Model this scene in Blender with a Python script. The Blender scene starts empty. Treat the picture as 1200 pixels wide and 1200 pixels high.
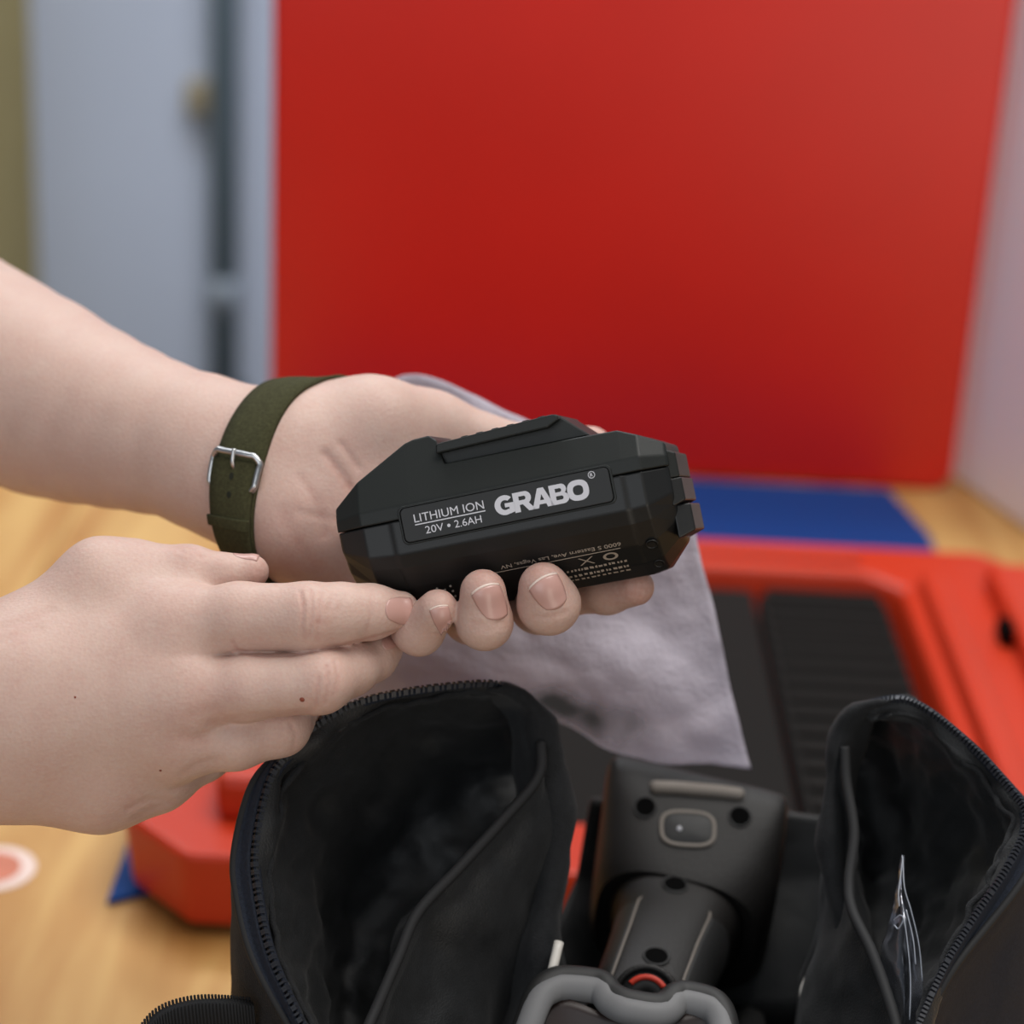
import bpy, bmesh, math, random
import numpy as np
from mathutils import Vector, Matrix, noise
from mathutils.bvhtree import BVHTree

# ------------------------------------------------------------------ camera, world, light
SC = bpy.context.scene
COL = SC.collection
T = 0.75                      # table top height
TH, RL, CAMH = math.radians(22), math.radians(3), 0.58
FW = np.array([0, math.cos(TH), -math.sin(TH)])
R0 = np.array([1.0, 0, 0]); U0 = np.cross(R0, FW)
RT = math.cos(RL) * R0 + math.sin(RL) * U0
UP = -math.sin(RL) * R0 + math.cos(RL) * U0
CAM = np.array([0, 0, T + CAMH])

cd = bpy.data.cameras.new('camera')
cam = bpy.data.objects.new('camera', cd); COL.objects.link(cam)
cam.matrix_world = Matrix(((RT[0], UP[0], -FW[0], CAM[0]), (RT[1], UP[1], -FW[1], CAM[1]),
                           (RT[2], UP[2], -FW[2], CAM[2]), (0, 0, 0, 1)))
cd.sensor_fit = 'HORIZONTAL'; cd.sensor_width = 24.0; cd.lens = 50.0
cd.clip_start = 0.02; cd.clip_end = 50
cd.dof.use_dof = True; cd.dof.focus_distance = 0.688; cd.dof.aperture_fstop = 4.2
SC.camera = cam

SC.view_settings.view_transform = 'Standard'
SC.view_settings.look = 'None'
SC.view_settings.exposure = -0.12
SC.view_settings.gamma = 1.0
SC.view_settings.use_curve_mapping = False

world = bpy.data.worlds.new('world'); SC.world = world
world.use_nodes = True
bg = world.node_tree.nodes['Background']
bg.inputs[0].default_value = (0.80, 0.88, 1.0, 1); bg.inputs[1].default_value = 0.20

def area_light(name, loc, target, sx, sy, power, col):
    ld = bpy.data.lights.new(name, 'AREA'); ld.shape = 'RECTANGLE'; ld.size = sx; ld.size_y = sy
    ld.energy = power; ld.color = col
    o = bpy.data.objects.new(name, ld); COL.objects.link(o)
    o.location = loc
    o.rotation_euler = (Vector(target) - Vector(loc)).to_track_quat('-Z', 'Y').to_euler()
    return o
area_light('ceiling_or_fill_light', (0.45, 0.85, 2.5), (0.15, 1.0, 0.75), 1.3, 1.0, 30, (1.0, 0.97, 0.93))
area_light('ceiling_or_fill_light', (-0.5, 2.0, 2.6), (-0.5, 2.6, 0.6), 1.6, 0.6, 38, (0.95, 0.97, 1.0))  # added fill lamp that brightens the far wall
area_light('window_or_fill_light', (-0.9, -1.4, 1.9), (0.0, 0.8, 0.95), 1.6, 1.6, 17, (0.92, 0.96, 1.0))
area_light('window_or_fill_light', (1.15, -1.5, 0.95), (0.25, 1.4, 1.0), 0.9, 1.7, 16, (1.0, 0.88, 0.74))  # warm fill added for the soft highlight on the red lid

# ------------------------------------------------------------------ helpers
def P(x, y, d):
    """photo pixel + depth along the lens axis in millimetres -> point in the room (metres)"""
    d = d * 0.001
    return CAM + FW * d + RT * ((x - 600) * d / 2500) + UP * ((600 - y) * d / 2500)
def C3(x, y, d):
    """the same point in lens-aligned millimetres (right, up, away)"""
    return np.array([(x - 600) * d / 2500, (600 - y) * d / 2500, d], dtype=float)
def cam2world(v):
    v = np.asarray(v, dtype=float) * 0.001
    return CAM + v[..., 0:1] * RT + v[..., 1:2] * UP + v[..., 2:3] * FW
def G(x, y, z):
    v = P(x, y, 1000) - CAM; t = (z - CAM[2]) / v[2]
    return CAM + v * t

def lin(c):
    out = []
    for k in c:
        k = k / 255.0
        out.append(k / 12.92 if k <= 0.04045 else ((k + 0.055) / 1.055) ** 2.4)
    return (*out, 1.0)

MATS = {}
def mat(name, rgb, rough=0.5, metal=0.0, var=0.0, var_scale=40, bump=0.0, bump_scale=300, spec=0.5,
        sheen=0.0, coat=0.0, stretch=None, trans=0.0, alpha=1.0):
    m = bpy.data.materials.new(name); m.use_nodes = True
    nt = m.node_tree; b = nt.nodes['Principled BSDF']
    b.inputs['Base Color'].default_value = lin(rgb)
    b.inputs['Roughness'].default_value = rough; b.inputs['Metallic'].default_value = metal
    b.inputs['Specular IOR Level'].default_value = spec
    b.inputs['Sheen Weight'].default_value = sheen
    b.inputs['Coat Weight'].default_value = coat
    b.inputs['Transmission Weight'].default_value = trans
    b.inputs['Alpha'].default_value = alpha
    tc = nt.nodes.new('ShaderNodeTexCoord'); mp = nt.nodes.new('ShaderNodeMapping')
    nt.links.new(tc.outputs['Object'], mp.inputs[0])
    if stretch: mp.inputs['Scale'].default_value = stretch
    if var:
        n = nt.nodes.new('ShaderNodeTexNoise'); n.inputs['Scale'].default_value = var_scale
        n.inputs['Detail'].default_value = 4
        nt.links.new(mp.outputs[0], n.inputs['Vector'])
        r = nt.nodes.new('ShaderNodeValToRGB')
        l = lin(rgb)
        r.color_ramp.elements[0].position = 0.3; r.color_ramp.elements[1].position = 0.7
        r.color_ramp.elements[0].color = (*[k * (1 - var) for k in l[:3]], 1)
        r.color_ramp.elements[1].color = (*[min(1, k * (1 + var)) for k in l[:3]], 1)
        nt.links.new(n.outputs[0], r.inputs[0]); nt.links.new(r.outputs[0], b.inputs['Base Color'])
    if bump:
        n2 = nt.nodes.new('ShaderNodeTexNoise'); n2.inputs['Scale'].default_value = bump_scale
        n2.inputs['Detail'].default_value = 3
        nt.links.new(mp.outputs[0], n2.inputs['Vector'])
        bp = nt.nodes.new('ShaderNodeBump'); bp.inputs['Strength'].default_value = bump
        bp.inputs['Distance'].default_value = 0.001
        nt.links.new(n2.outputs[0], bp.inputs['Height']); nt.links.new(bp.outputs[0], b.inputs['Normal'])
    MATS[name] = m
    return m

def empty(name, loc):
    o = bpy.data.objects.new(name, None); COL.objects.link(o); o.location = tuple(loc)
    o.empty_display_size = 0.02
    return o
def tag(o, label=None, cat=None, group=None, kind=None):
    if label: o['label'] = label
    if cat: o['category'] = cat
    if group: o['group'] = group
    if kind: o['kind'] = kind
    return o
def origin_of(o):
    v = Vector((0, 0, 0))
    while o is not None:
        v = v + Vector(o.location); o = o.parent
    return v

def obj(name, verts, faces, m, parent=None, smooth=True, bevel=0.0, bevel_seg=2, angle=35, solid=0.0, subsurf=0, loc=None):
    """one mesh object from room-space vertices (metres)"""
    verts = np.asarray(verts, dtype=float).reshape(-1, 3)
    base = np.array(origin_of(parent)) if parent else np.zeros(3)
    c = np.array(loc) if loc is not None else (verts.min(0) + verts.max(0)) / 2
    if loc is None and parent is None: c[2] = verts[:, 2].min()
    me = bpy.data.meshes.new(name)
    me.from_pydata((verts - c).tolist(), [], [tuple(int(i) for i in f) for f in faces])
    me.validate(); me.update()
    o = bpy.data.objects.new(name, me); COL.objects.link(o)
    o.location = tuple(c - base)
    if parent: o.parent = parent
    if m: me.materials.append(m if not isinstance(m, str) else MATS[m])
    if smooth: me.polygons.foreach_set('use_smooth', [True] * len(me.polygons))
    if solid:
        md = o.modifiers.new('thickness', 'SOLIDIFY'); md.thickness = solid; md.offset = -1
    if bevel:
        md = o.modifiers.new('bevel', 'BEVEL'); md.width = bevel; md.segments = bevel_seg
        md.limit_method = 'ANGLE'; md.angle_limit = math.radians(angle)
        md.harden_normals = False
    if subsurf:
        md = o.modifiers.new('sub', 'SUBSURF'); md.levels = subsurf; md.render_levels = subsurf
    if smooth and bevel:
        try:
            me.shade_smooth() if False else None
        except Exception: pass
    return o

def fix_normals(o):
    bm = bmesh.new(); bm.from_mesh(o.data); bmesh.ops.recalc_face_normals(bm, faces=bm.faces)
    bm.to_mesh(o.data); bm.free(); return o

def box_vf(x0, x1, y0, y1, z0, z1):
    v = [(x0, y0, z0), (x1, y0, z0), (x1, y1, z0), (x0, y1, z0), (x0, y0, z1), (x1, y0, z1), (x1, y1, z1), (x0, y1, z1)]
    f = [(0, 3, 2, 1), (4, 5, 6, 7), (0, 1, 5, 4), (1, 2, 6, 5), (2, 3, 7, 6), (3, 0, 4, 7)]
    return v, f
def box(name, x0, x1, y0, y1, z0, z1, m, parent=None, bevel=0.0, **k):
    v, f = box_vf(x0, x1, y0, y1, z0, z1)
    return obj(name, v, f, m, parent, smooth=False, bevel=bevel, **k)

def catmull(pts, n, closed=False):
    pts = np.asarray(pts, dtype=float)
    if closed: ext = np.vstack([pts[-1:], pts, pts[:2]])
    else: ext = np.vstack([2 * pts[:1] - pts[1:2], pts, 2 * pts[-1:] - pts[-2:-1]])
    segs = len(pts) if closed else len(pts) - 1
    # parameter by arc length
    q = np.vstack([pts, pts[:1]]) if closed else pts
    L = np.concatenate([[0], np.cumsum(np.linalg.norm(np.diff(q, axis=0), axis=1))])
    s = np.linspace(0, L[-1], n, endpoint=not closed)
    i = np.clip(np.searchsorted(L, s, side='right') - 1, 0, segs - 1)
    t = ((s - L[i]) / np.maximum(L[i + 1] - L[i], 1e-9))[:, None]
    p0, p1, p2, p3 = ext[i], ext[i + 1], ext[i + 2], ext[i + 3]
    return 0.5 * ((2 * p1) + (-p0 + p2) * t + (2 * p0 - 5 * p1 + 4 * p2 - p3) * t * t + (-p0 + 3 * p1 - 3 * p2 + p3) * t ** 3)

def grid_faces(nu, nv, wrap_u=False, wrap_v=False):
    f = []
    for j in range(nv if wrap_v else nv - 1):
        for i in range(nu if wrap_u else nu - 1):
            a = j * nu + i; b = j * nu + (i + 1) % nu; j2 = (j + 1) % nv
            f.append((a, b, j2 * nu + (i + 1) % nu, j2 * nu + i))
    return f
def loft(curves, nu, nv, closed=False, linear=False):
    cs = [catmull(c, nu, closed) for c in curves]
    arr = np.array(cs)                       # k, nu, 3
    out = np.zeros((nv, nu, 3))
    k = len(curves)
    tt = np.linspace(0, k - 1, nv)
    for u in range(nu):
        col = arr[:, u]
        ext = np.vstack([2 * col[:1] - col[1:2], col, 2 * col[-1:] - col[-2:-1]])
        for j, t in enumerate(tt):
            i = min(int(t), k - 2); s = t - i
            p0, p1, p2, p3 = ext[i], ext[i + 1], ext[i + 2], ext[i + 3]
            if linear: out[j, u] = p1 * (1 - s) + p2 * s; continue
            out[j, u] = 0.5 * ((2 * p1) + (-p0 + p2) * s + (2 * p0 - 5 * p1 + 4 * p2 - p3) * s * s + (-p0 + 3 * p1 - 3 * p2 + p3) * s ** 3)
    return out                                # nv, nu, 3
def wrinkle(gr, amp, scale, seed=0, fade=None):
    """push a sheet in and out along its own normals"""
    gu = np.gradient(gr, axis=1); gv = np.gradient(gr, axis=0)
    n = np.cross(gu, gv); n /= np.maximum(np.linalg.norm(n, axis=2, keepdims=True), 1e-12)
    out = gr.copy()
    nv, nu = gr.shape[:2]
    for j in range(nv):
        for i in range(nu):
            p = Vector(gr[j, i]) * scale + Vector((seed * 7.3, seed * 1.7, 0))
            h = noise.noise(p) + 0.5 * noise.noise(p * 2.1) + 0.25 * noise.noise(p * 4.3)
            w = 1.0 if fade is None else fade(i / (nu - 1), j / (nv - 1))
            out[j, i] += n[j, i] * h * amp * w
    return out
def sheet(name, gr, m, parent=None, solid=0.0015, closed=False, **k):
    nv, nu = gr.shape[:2]
    return obj(name, gr.reshape(-1, 3), grid_faces(nu, nv, wrap_u=closed), m, parent, solid=solid, **k)

def tube_vf(path, radii, seg=12, caps=True, flat=(1, 1), upv=None):
    path = np.asarray(path, dtype=float); n = len(path)
    if np.isscalar(radii): radii = [radii] * n
    tan = np.gradient(path, axis=0); tan /= np.maximum(np.linalg.norm(tan, axis=1, keepdims=True), 1e-12)
    ref = np.array(upv, dtype=float) if upv is not None else np.array([0.13, 0.21, 0.97])
    verts = []
    a = np.cross(tan[0], ref); a /= np.linalg.norm(a)
    for i in range(n):
        a = a - tan[i] * np.dot(a, tan[i]); a /= np.linalg.norm(a)
        if upv is not None:
            a = np.cross(tan[i], ref); a /= max(np.linalg.norm(a), 1e-9)
        b = np.cross(tan[i], a)
        for s in range(seg):
            th = 2 * math.pi * s / seg
            verts.append(path[i] + radii[i] * (flat[0] * math.cos(th) * a + flat[1] * math.sin(th) * b))
    f = grid_faces(seg, n, wrap_u=True)
    if caps:
        f.append(tuple(range(seg))[::-1]); f.append(tuple(range((n - 1) * seg, n * seg)))
    return verts, f
def tube(name, path, radii, m, parent=None, seg=12, **k):
    flat = k.pop('flat', (1, 1)); upv = k.pop('upv', None); caps = k.pop('caps', True)
    v, f = tube_vf(path, radii, seg, caps, flat, upv)
    return fix_normals(obj(name, v, f, m, parent, **k))

def merge(parts):
    V, F = [], []
    for v, f in parts:
        o = len(V); V += [tuple(p) for p in v]; F += [tuple(i + o for i in q) for q in f]
    return V, F

# ------------------------------------------------------------------ materials
mat('black_plastic', (24, 27, 25), 0.48, bump=0.10, bump_scale=4000, spec=0.35)
mat('black_plastic_lower', (22, 23, 23), 0.42, bump=0.08, bump_scale=4000, spec=0.4)  # slightly darker copy: shade of the downward-facing shell put into the colour
mat('label_black', (29, 30, 30), 0.5, spec=0.4)
mat('gap_black', (5, 5, 5), 0.9, spec=0.05)
mat('print_white', (205, 205, 212), 0.6)
mat('print_grey', (150, 138, 125), 0.6)
mat('screw_steel', (60, 60, 60), 0.35, metal=0.8)
mat('strap_green', (66, 65, 43), 0.95, var=0.22, var_scale=900, bump=0.6, bump_scale=2500, spec=0.2)
mat('strap_hole', (30, 32, 20), 0.95)
mat('buckle_steel', (190, 190, 190), 0.28, metal=1.0)
mat('nylon_black', (24, 25, 27), 0.85, var=0.25, var_scale=500, bump=0.5, bump_scale=1800, spec=0.3, sheen=0.05)
mat('nylon_lining', (24, 25, 26), 0.55, var=0.2, var_scale=300, bump=0.3, bump_scale=1500, spec=0.4, sheen=0.06)
mat('nylon_blue_black', (24, 30, 42), 0.8, var=0.3, var_scale=900, bump=0.5, bump_scale=2200, spec=0.35)
mat('piping_black', (34, 34, 35), 0.7, spec=0.3)
mat('zip_tooth', (36, 38, 44), 0.42, spec=0.5)
mat('webbing', (30, 31, 33), 0.85, spec=0.3)
mat('tool_black', (27, 25, 24), 0.55, bump=0.25, bump_scale=1200, spec=0.35)
mat('tool_dark', (22, 22, 22), 0.6)
mat('tool_grey', (108, 108, 109), 0.6, spec=0.4)
mat('tool_grey_warm', (120, 113, 106), 0.65, spec=0.3)
mat('smoked', (34, 20, 16), 0.45, spec=0.5)
mat('gauge_red', (205, 60, 40), 0.5)
mat('gauge_green', (90, 170, 120), 0.5)
mat('case_red', (186, 48, 16), 0.42, var=0.06, var_scale=6, spec=0.45)
mat('lid_red', (198, 24, 8), 0.36, var=0.10, var_scale=3.0, bump=0.05, bump_scale=20, spec=0.5)
mat('foam_black', (30, 29, 28), 0.95, spec=0.15)
mat('blue_sheet', (5, 62, 130), 0.6, spec=0.2)
mat('white_cabinet', (244, 244, 252), 0.5)
mat('wall_blue', (184, 194, 214), 0.8, var=0.04, var_scale=2)
mat('floor_grey', (110, 108, 104), 0.7, var=0.1, var_scale=3)
mat('olive', (172, 156, 104), 0.8, var=0.08, var_scale=4)
mat('pipe_dark', (84, 98, 108), 0.5)
mat('pipe_coupling', (128, 138, 150), 0.5)
mat('switch_beige', (150, 140, 118), 0.6)
mat('sticker_pink', (226, 205, 196), 0.7)
mat('sticker_red', (196, 120, 96), 0.7, var=0.15, var_scale=60)
mat('highlight_film', (190, 195, 205), 0.2, trans=0.5)
mat('rod_white', (205, 200, 192), 0.35)
mat('nail', (190, 148, 138), 0.38, spec=0.5, coat=0.2)
mat('nail_edge', (222, 202, 190), 0.35)
mat('mole_brown', (132, 64, 46), 0.6)

def skin_material():
    m = bpy.data.materials.new('skin'); m.use_nodes = True; nt = m.node_tree; b = nt.nodes['Principled BSDF']
    N = nt.nodes.new; L = nt.links.new
    tc = N('ShaderNodeTexCoord')
    at = N('ShaderNodeAttribute'); at.attribute_name = 'red'
    n1 = N('ShaderNodeTexNoise'); n1.inputs['Scale'].default_value = 90; n1.inputs['Detail'].default_value = 5
    L(tc.outputs['Object'], n1.inputs['Vector'])
    n3 = N('ShaderNodeTexNoise'); n3.inputs['Scale'].default_value = 700; n3.inputs['Detail'].default_value = 2
    L(tc.outputs['Object'], n3.inputs['Vector'])
    ma = N('ShaderNodeMath'); ma.operation = 'MULTIPLY_ADD'; ma.inputs[1].default_value = 0.45; ma.inputs[2].default_value = -0.20
    L(n1.outputs[0], ma.inputs[0])
    mb = N('ShaderNodeMath'); mb.operation = 'MULTIPLY_ADD'; mb.inputs[1].default_value = 0.35
    L(n3.outputs[0], mb.inputs[0]); L(ma.outputs[0], mb.inputs[2])
    mc = N('ShaderNodeMath'); mc.operation = 'ADD'; mc.use_clamp = True
    L(mb.outputs[0], mc.inputs[0]); L(at.outputs['Fac'], mc.inputs[1])
    r = N('ShaderNodeValToRGB'); e = r.color_ramp.elements
    e[0].position = 0.0; e[0].color = lin((202, 175, 162)); e[1].position = 1.0; e[1].color = lin((160, 98, 82))
    k = r.color_ramp.elements.new(0.45); k.color = lin((190, 154, 142))
    L(mc.outputs[0], r.inputs[0]); L(r.outputs[0], b.inputs['Base Color'])
    b.inputs['Roughness'].default_value = 0.52; b.inputs['Specular IOR Level'].default_value = 0.35
    b.inputs['Subsurface Weight'].default_value = 0.18
    b.inputs['Subsurface Radius'].default_value = (1.0, 0.35, 0.2); b.inputs['Subsurface Scale'].default_value = 0.003
    v = N('ShaderNodeTexVoronoi'); v.inputs['Scale'].default_value = 900
    L(tc.outputs['Object'], v.inputs['Vector'])
    bp = N('ShaderNodeBump'); bp.inputs['Strength'].default_value = 0.22; bp.inputs['Distance'].default_value = 0.0004
    L(v.outputs['Distance'], bp.inputs['Height']); L(bp.outputs[0], b.inputs['Normal'])
    MATS['skin'] = m
skin_material()

def wood_material():
    m = bpy.data.materials.new('pine_wood'); m.use_nodes = True; nt = m.node_tree; b = nt.nodes['Principled BSDF']
    N = nt.nodes.new; L = nt.links.new
    tc = N('ShaderNodeTexCoord'); mp = N('ShaderNodeMapping'); mp.inputs['Scale'].default_value = (14, 1.6, 5)
    L(tc.outputs['Object'], mp.inputs[0])
    n1 = N('ShaderNodeTexNoise'); n1.inputs['Scale'].default_value = 1.6; n1.inputs['Detail'].default_value = 6; n1.inputs['Distortion'].default_value = 0.6
    L(mp.outputs[0], n1.inputs['Vector'])
    r = N('ShaderNodeValToRGB'); e = r.color_ramp.elements
    e[0].position = 0.32; e[0].color = lin((168, 116, 56)); e[1].position = 0.68; e[1].color = lin((206, 168, 104))
    L(n1.outputs[0], r.inputs[0])
    n2 = N('ShaderNodeTexNoise'); n2.inputs['Scale'].default_value = 7; n2.inputs['Detail'].default_value = 2
    L(tc.outputs['Object'], n2.inputs['Vector'])
    r2 = N('ShaderNodeValToRGB'); r2.color_ramp.elements[0].position = 0.58; r2.color_ramp.elements[1].position = 0.72
    L(n2.outputs[0], r2.inputs[0])
    mx = N('ShaderNodeMixRGB'); mx.blend_type = 'MULTIPLY'; mx.inputs[2].default_value = lin((208, 190, 150))
    L(r2.outputs[0], mx.inputs[0]); L(r.outputs[0], mx.inputs[1]); L(mx.outputs[0], b.inputs['Base Color'])
    b.inputs['Roughness'].default_value = 0.55
    MATS['pine_wood'] = m
wood_material()

def foam_sheet_material():
    m = bpy.data.materials.new('pouch_foam'); m.use_nodes = True; nt = m.node_tree; b = nt.nodes['Principled BSDF']
    N = nt.nodes.new; L = nt.links.new
    out = nt.nodes['Material Output']
    b.inputs['Base Color'].default_value = lin((198, 192, 204)); b.inputs['Roughness'].default_value = 0.6
    tr = N('ShaderNodeBsdfTranslucent'); tr.inputs[0].default_value = lin((198, 192, 204))
    mx = N('ShaderNodeMixShader'); mx.inputs[0].default_value = 0.3
    L(b.outputs[0], mx.inputs[1]); L(tr.outputs[0], mx.inputs[2])
    tp = N('ShaderNodeBsdfTransparent')
    tc = N('ShaderNodeTexCoord')
    at = N('ShaderNodeAttribute'); at.attribute_name = 'thin'
    n = N('ShaderNodeTexNoise'); n.inputs['Scale'].default_value = 45; n.inputs['Detail'].default_value = 4
    L(tc.outputs['Object'], n.inputs['Vector'])
    mm = N('ShaderNodeMath'); mm.operation = 'MULTIPLY'; L(n.outputs[0], mm.inputs[0]); L(at.outputs['Fac'], mm.inputs[1])
    m2 = N('ShaderNodeMath'); m2.operation = 'ADD'; m2.use_clamp = True; m2.inputs[1].default_value = 0.06; L(mm.outputs[0], m2.inputs[0])
    mx2 = N('ShaderNodeMixShader'); L(m2.outputs[0], mx2.inputs[0]); L(mx.outputs[0], mx2.inputs[1]); L(tp.outputs[0], mx2.inputs[2])
    L(mx2.outputs[0], out.inputs[0])
    w = N('ShaderNodeTexVoronoi'); w.inputs['Scale'].default_value = 600; L(tc.outputs['Object'], w.inputs['Vector'])
    bp = N('ShaderNodeBump'); bp.inputs['Strength'].default_value = 0.4; bp.inputs['Distance'].default_value = 0.001
    L(w.outputs['Distance'], bp.inputs['Height']); L(bp.outputs[0], b.inputs['Normal'])
    MATS['pouch_foam'] = m
foam_sheet_material()
def clear_material():
    m = bpy.data.materials.new('clear_film'); m.use_nodes = True; nt = m.node_tree
    out = nt.nodes['Material Output']; nt.nodes.remove(nt.nodes['Principled BSDF'])
    g = nt.nodes.new('ShaderNodeBsdfGlossy'); g.inputs['Roughness'].default_value = 0.22; g.inputs[0].default_value = (0.9, 0.92, 1, 1)
    t = nt.nodes.new('ShaderNodeBsdfTransparent'); t.inputs[0].default_value = (0.9, 0.92, 0.95, 1)
    fr = nt.nodes.new('ShaderNodeLayerWeight'); fr.inputs[0].default_value = 0.42
    mx = nt.nodes.new('ShaderNodeMixShader')
    nt.links.new(fr.outputs['Facing'], mx.inputs[0]); nt.links.new(t.outputs[0], mx.inputs[1]); nt.links.new(g.outputs[0], mx.inputs[2])
    nt.links.new(mx.outputs[0], out.inputs[0])
    MATS['clear_film'] = m
clear_material()

# ------------------------------------------------------------------ setting
o = box('floor', -3.5, 3.5, -3.0, 3.2, -0.05, 0.0, 'floor_grey'); tag(o, 'grey workshop floor under the table', kind='structure')
o = box('wall_back', -3.5, 3.5, 3.0, 3.1, 0.0, 2.8, 'wall_blue'); tag(o, 'pale blue-grey wall far behind the table', kind='structure')

t = empty('cabinet', (-1.15, 2.85, 0)); tag(t, 'tall olive-brown cabinet standing against the far wall', 'cabinet')
box('body', -1.62, -0.705, 2.62, 2.995, 0.08, 2.1, 'olive', t, bevel=0.006)
box('plinth', -1.58, -0.74, 2.66, 2.99, 0.0, 0.08, 'pipe_dark', t)
box('door', -1.60, -1.165, 2.600, 2.62, 0.10, 2.08, 'olive', t, bevel=0.004)
box('door', -1.155, -0.72, 2.600, 2.62, 0.10, 2.08, 'olive', t, bevel=0.004)

t = empty('wall_pipe', (-0.412, 2.95, 0)); tag(t, 'dark grey vertical metal pipe on the pale wall', 'pipe')
tube('pipe', [(-0.430, 2.95, 0.0), (-0.428, 2.95, 0.9), (-0.412, 2.95, 2.7)], 0.020, 'pipe_dark', t, seg=20)
tube('coupling', [(-0.4295, 2.95, 0.425), (-0.4293, 2.95, 0.478)], 0.0235, 'pipe_coupling', t, seg=20)
box('wall_bracket', -0.45, -0.40, 2.965, 3.0, 0.28, 0.30, 'pipe_dark', t)
box('wall_bracket', -0.45, -0.40, 2.965, 3.0, 0.98, 1.0, 'pipe_dark', t)
t = empty('wall_switch', (-0.466, 2.99, 0.70)); tag(t, 'small beige switch box on the wall beside the pipe', 'switch')
box('housing', -0.486, -0.450, 2.965, 3.0, 0.705, 0.750, 'switch_beige', t, bevel=0.003)
box('rocker', -0.474, -0.460, 2.958, 2.966, 0.714, 0.740, 'switch_beige', t, bevel=0.002)

# work table
t = empty('work_table', (0, 0.95, 0)); tag(t, 'large pine work table carrying the case and the bag', 'table')
for i in range(8):
    x0 = -1.15 + i * 0.28
    box('plank', x0 + 0.0004, x0 + 0.2796, 0.25, 1.66, T - 0.032, T, 'pine_wood', t, bevel=0.0008)
for sx in (-1.08, 1.02):
    for sy in (0.32, 1.58):
        box('leg', sx - 0.035, sx + 0.035, sy - 0.035, sy + 0.035, 0.0, T - 0.032, 'pine_wood', t, bevel=0.004)
box('apron', -1.08, 1.02, 1.56, 1.59, T - 0.13, T - 0.033, 'pine_wood', t)
box('apron', -1.08, 1.02, 0.31, 0.34, T - 0.13, T - 0.033, 'pine_wood', t)

# round pink-and-white sticker on the table at the left edge
c = G(2, 1019, T)
t = empty('sticker', (c[0], c[1], T)); tag(t, 'round pink sticker with a pale rim on the table top', 'sticker')
def disc_vf(c, r, h, seg=40, sy=1.0):
    v = [(c[0] + r * math.cos(a), c[1] + sy * r * math.sin(a), c[2]) for a in np.linspace(0, 2 * math.pi, seg, endpoint=False)]
    v += [(p[0], p[1], p[2] + h) for p in v]
    f = [tuple(range(seg))[::-1], tuple(range(seg, 2 * seg))] + [(i, (i + 1) % seg, seg + (i + 1) % seg, seg + i) for i in range(seg)]
    return v, f
v, f = disc_vf((c[0] - 0.004, c[1], T), 0.021, 0.0006); obj('pale_rim', v, f, 'sticker_pink', t, smooth=False)
v, f = disc_vf((c[0] - 0.005, c[1], T + 0.0006), 0.0145, 0.0006); obj('centre', v, f, 'sticker_red', t, smooth=False)

# white cabinet on the table behind the case, at the right
A = np.array([0.338, 1.560]); D = np.array([37, -104]) / 110.4; Nn = np.array([0.942, 0.335])
t = empty('white_box', (0.45, 1.5, T)); tag(t, 'tall plain white box standing on the table right of the red lid', 'box')
def obox(name, a, du, dv, z0, z1, m, parent, bevel=0.003):
    q = [a, a + du, a + du + dv, a + dv]
    v = [(p[0], p[1], z0) for p in q] + [(p[0], p[1], z1) for p in q]
    f = [(0, 3, 2, 1), (4, 5, 6, 7), (0, 1, 5, 4), (1, 2, 6, 5), (2, 3, 7, 6), (3, 0, 4, 7)]
    return fix_normals(obj(name, v, f, m, parent, smooth=False, bevel=bevel))
obox('body', A, D * 0.16, Nn * 0.26, T + 0.001, T + 0.62, 'white_cabinet', t)
obox('lid', A - D * 0.002 - Nn * 0.002, D * 0.164, Nn * 0.264, T + 0.621, T + 0.65, 'white_cabinet', t)

# blue sheet lying on the table, under the case
v2 = [(-0.188, 0.892), (-0.150, 0.916), (0.270, 0.916), (0.299, 0.93), (0.301, 1.425), (0.284, 1.512), (-0.16, 1.512), (-0.189, 1.48)]
v = [(x, y, T + 0.0005) for x, y in v2] + [(x, y, T + 0.004) for x, y in v2]; n = len(v2)
f = [tuple(range(n))[::-1], tuple(range(n, 2 * n))] + [(i, (i + 1) % n, n + (i + 1) % n, n + i) for i in range(n)]
o = obj('plastic_sheet', v, f, 'blue_sheet', smooth=False, bevel=0.001); tag(o, 'flat bright blue plastic sheet on the table under the red case', 'sheet')

# red lid standing upright behind
t = empty('case_lid', (0.075, 1.53, T)); tag(t, 'large glossy red case lid standing upright behind everything', 'case lid')
def rounded_rect(x0, x1, y0, y1, r, seg=6):
    pts = []
    for cx, cy, a0 in ((x1 - r, y1 - r, 0), (x0 + r, y1 - r, 90), (x0 + r, y0 + r, 180), (x1 - r, y0 + r, 270)):
        for k in range(seg + 1):
            a = math.radians(a0 + 90 * k / seg); pts.append((cx + r * math.cos(a), cy + r * math.sin(a)))
    return pts
rr = rounded_rect(-0.187, 0.334, T + 0.001, T + 0.47, 0.016)
def plate_vf(pts, f3, d0, d1):
    n = len(pts); v = [f3(p, d0) for p in pts] + [f3(p, d1) for p in pts]
    return v, [tuple(range(n))[::-1], tuple(range(n, 2 * n))] + [(i, (i + 1) % n, n + (i + 1) % n, n + i) for i in range(n)]
v, f = plate_vf(rr, lambda p, d: (p[0], d, p[1]), 1.522, 1.556)
fix_normals(obj('panel', v, f, 'lid_red', t, smooth=False, bevel=0.004, bevel_seg=3))
rr2 = rounded_rect(-0.150, 0.297, T + 0.03, T + 0.44, 0.02)
v, f = plate_vf(rr2, lambda p, d: (p[0], d, p[1]), 1.5565, 1.566)
fix_normals(obj('back_ridge', v, f, 'lid_red', t, smooth=False, bevel=0.003))

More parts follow.
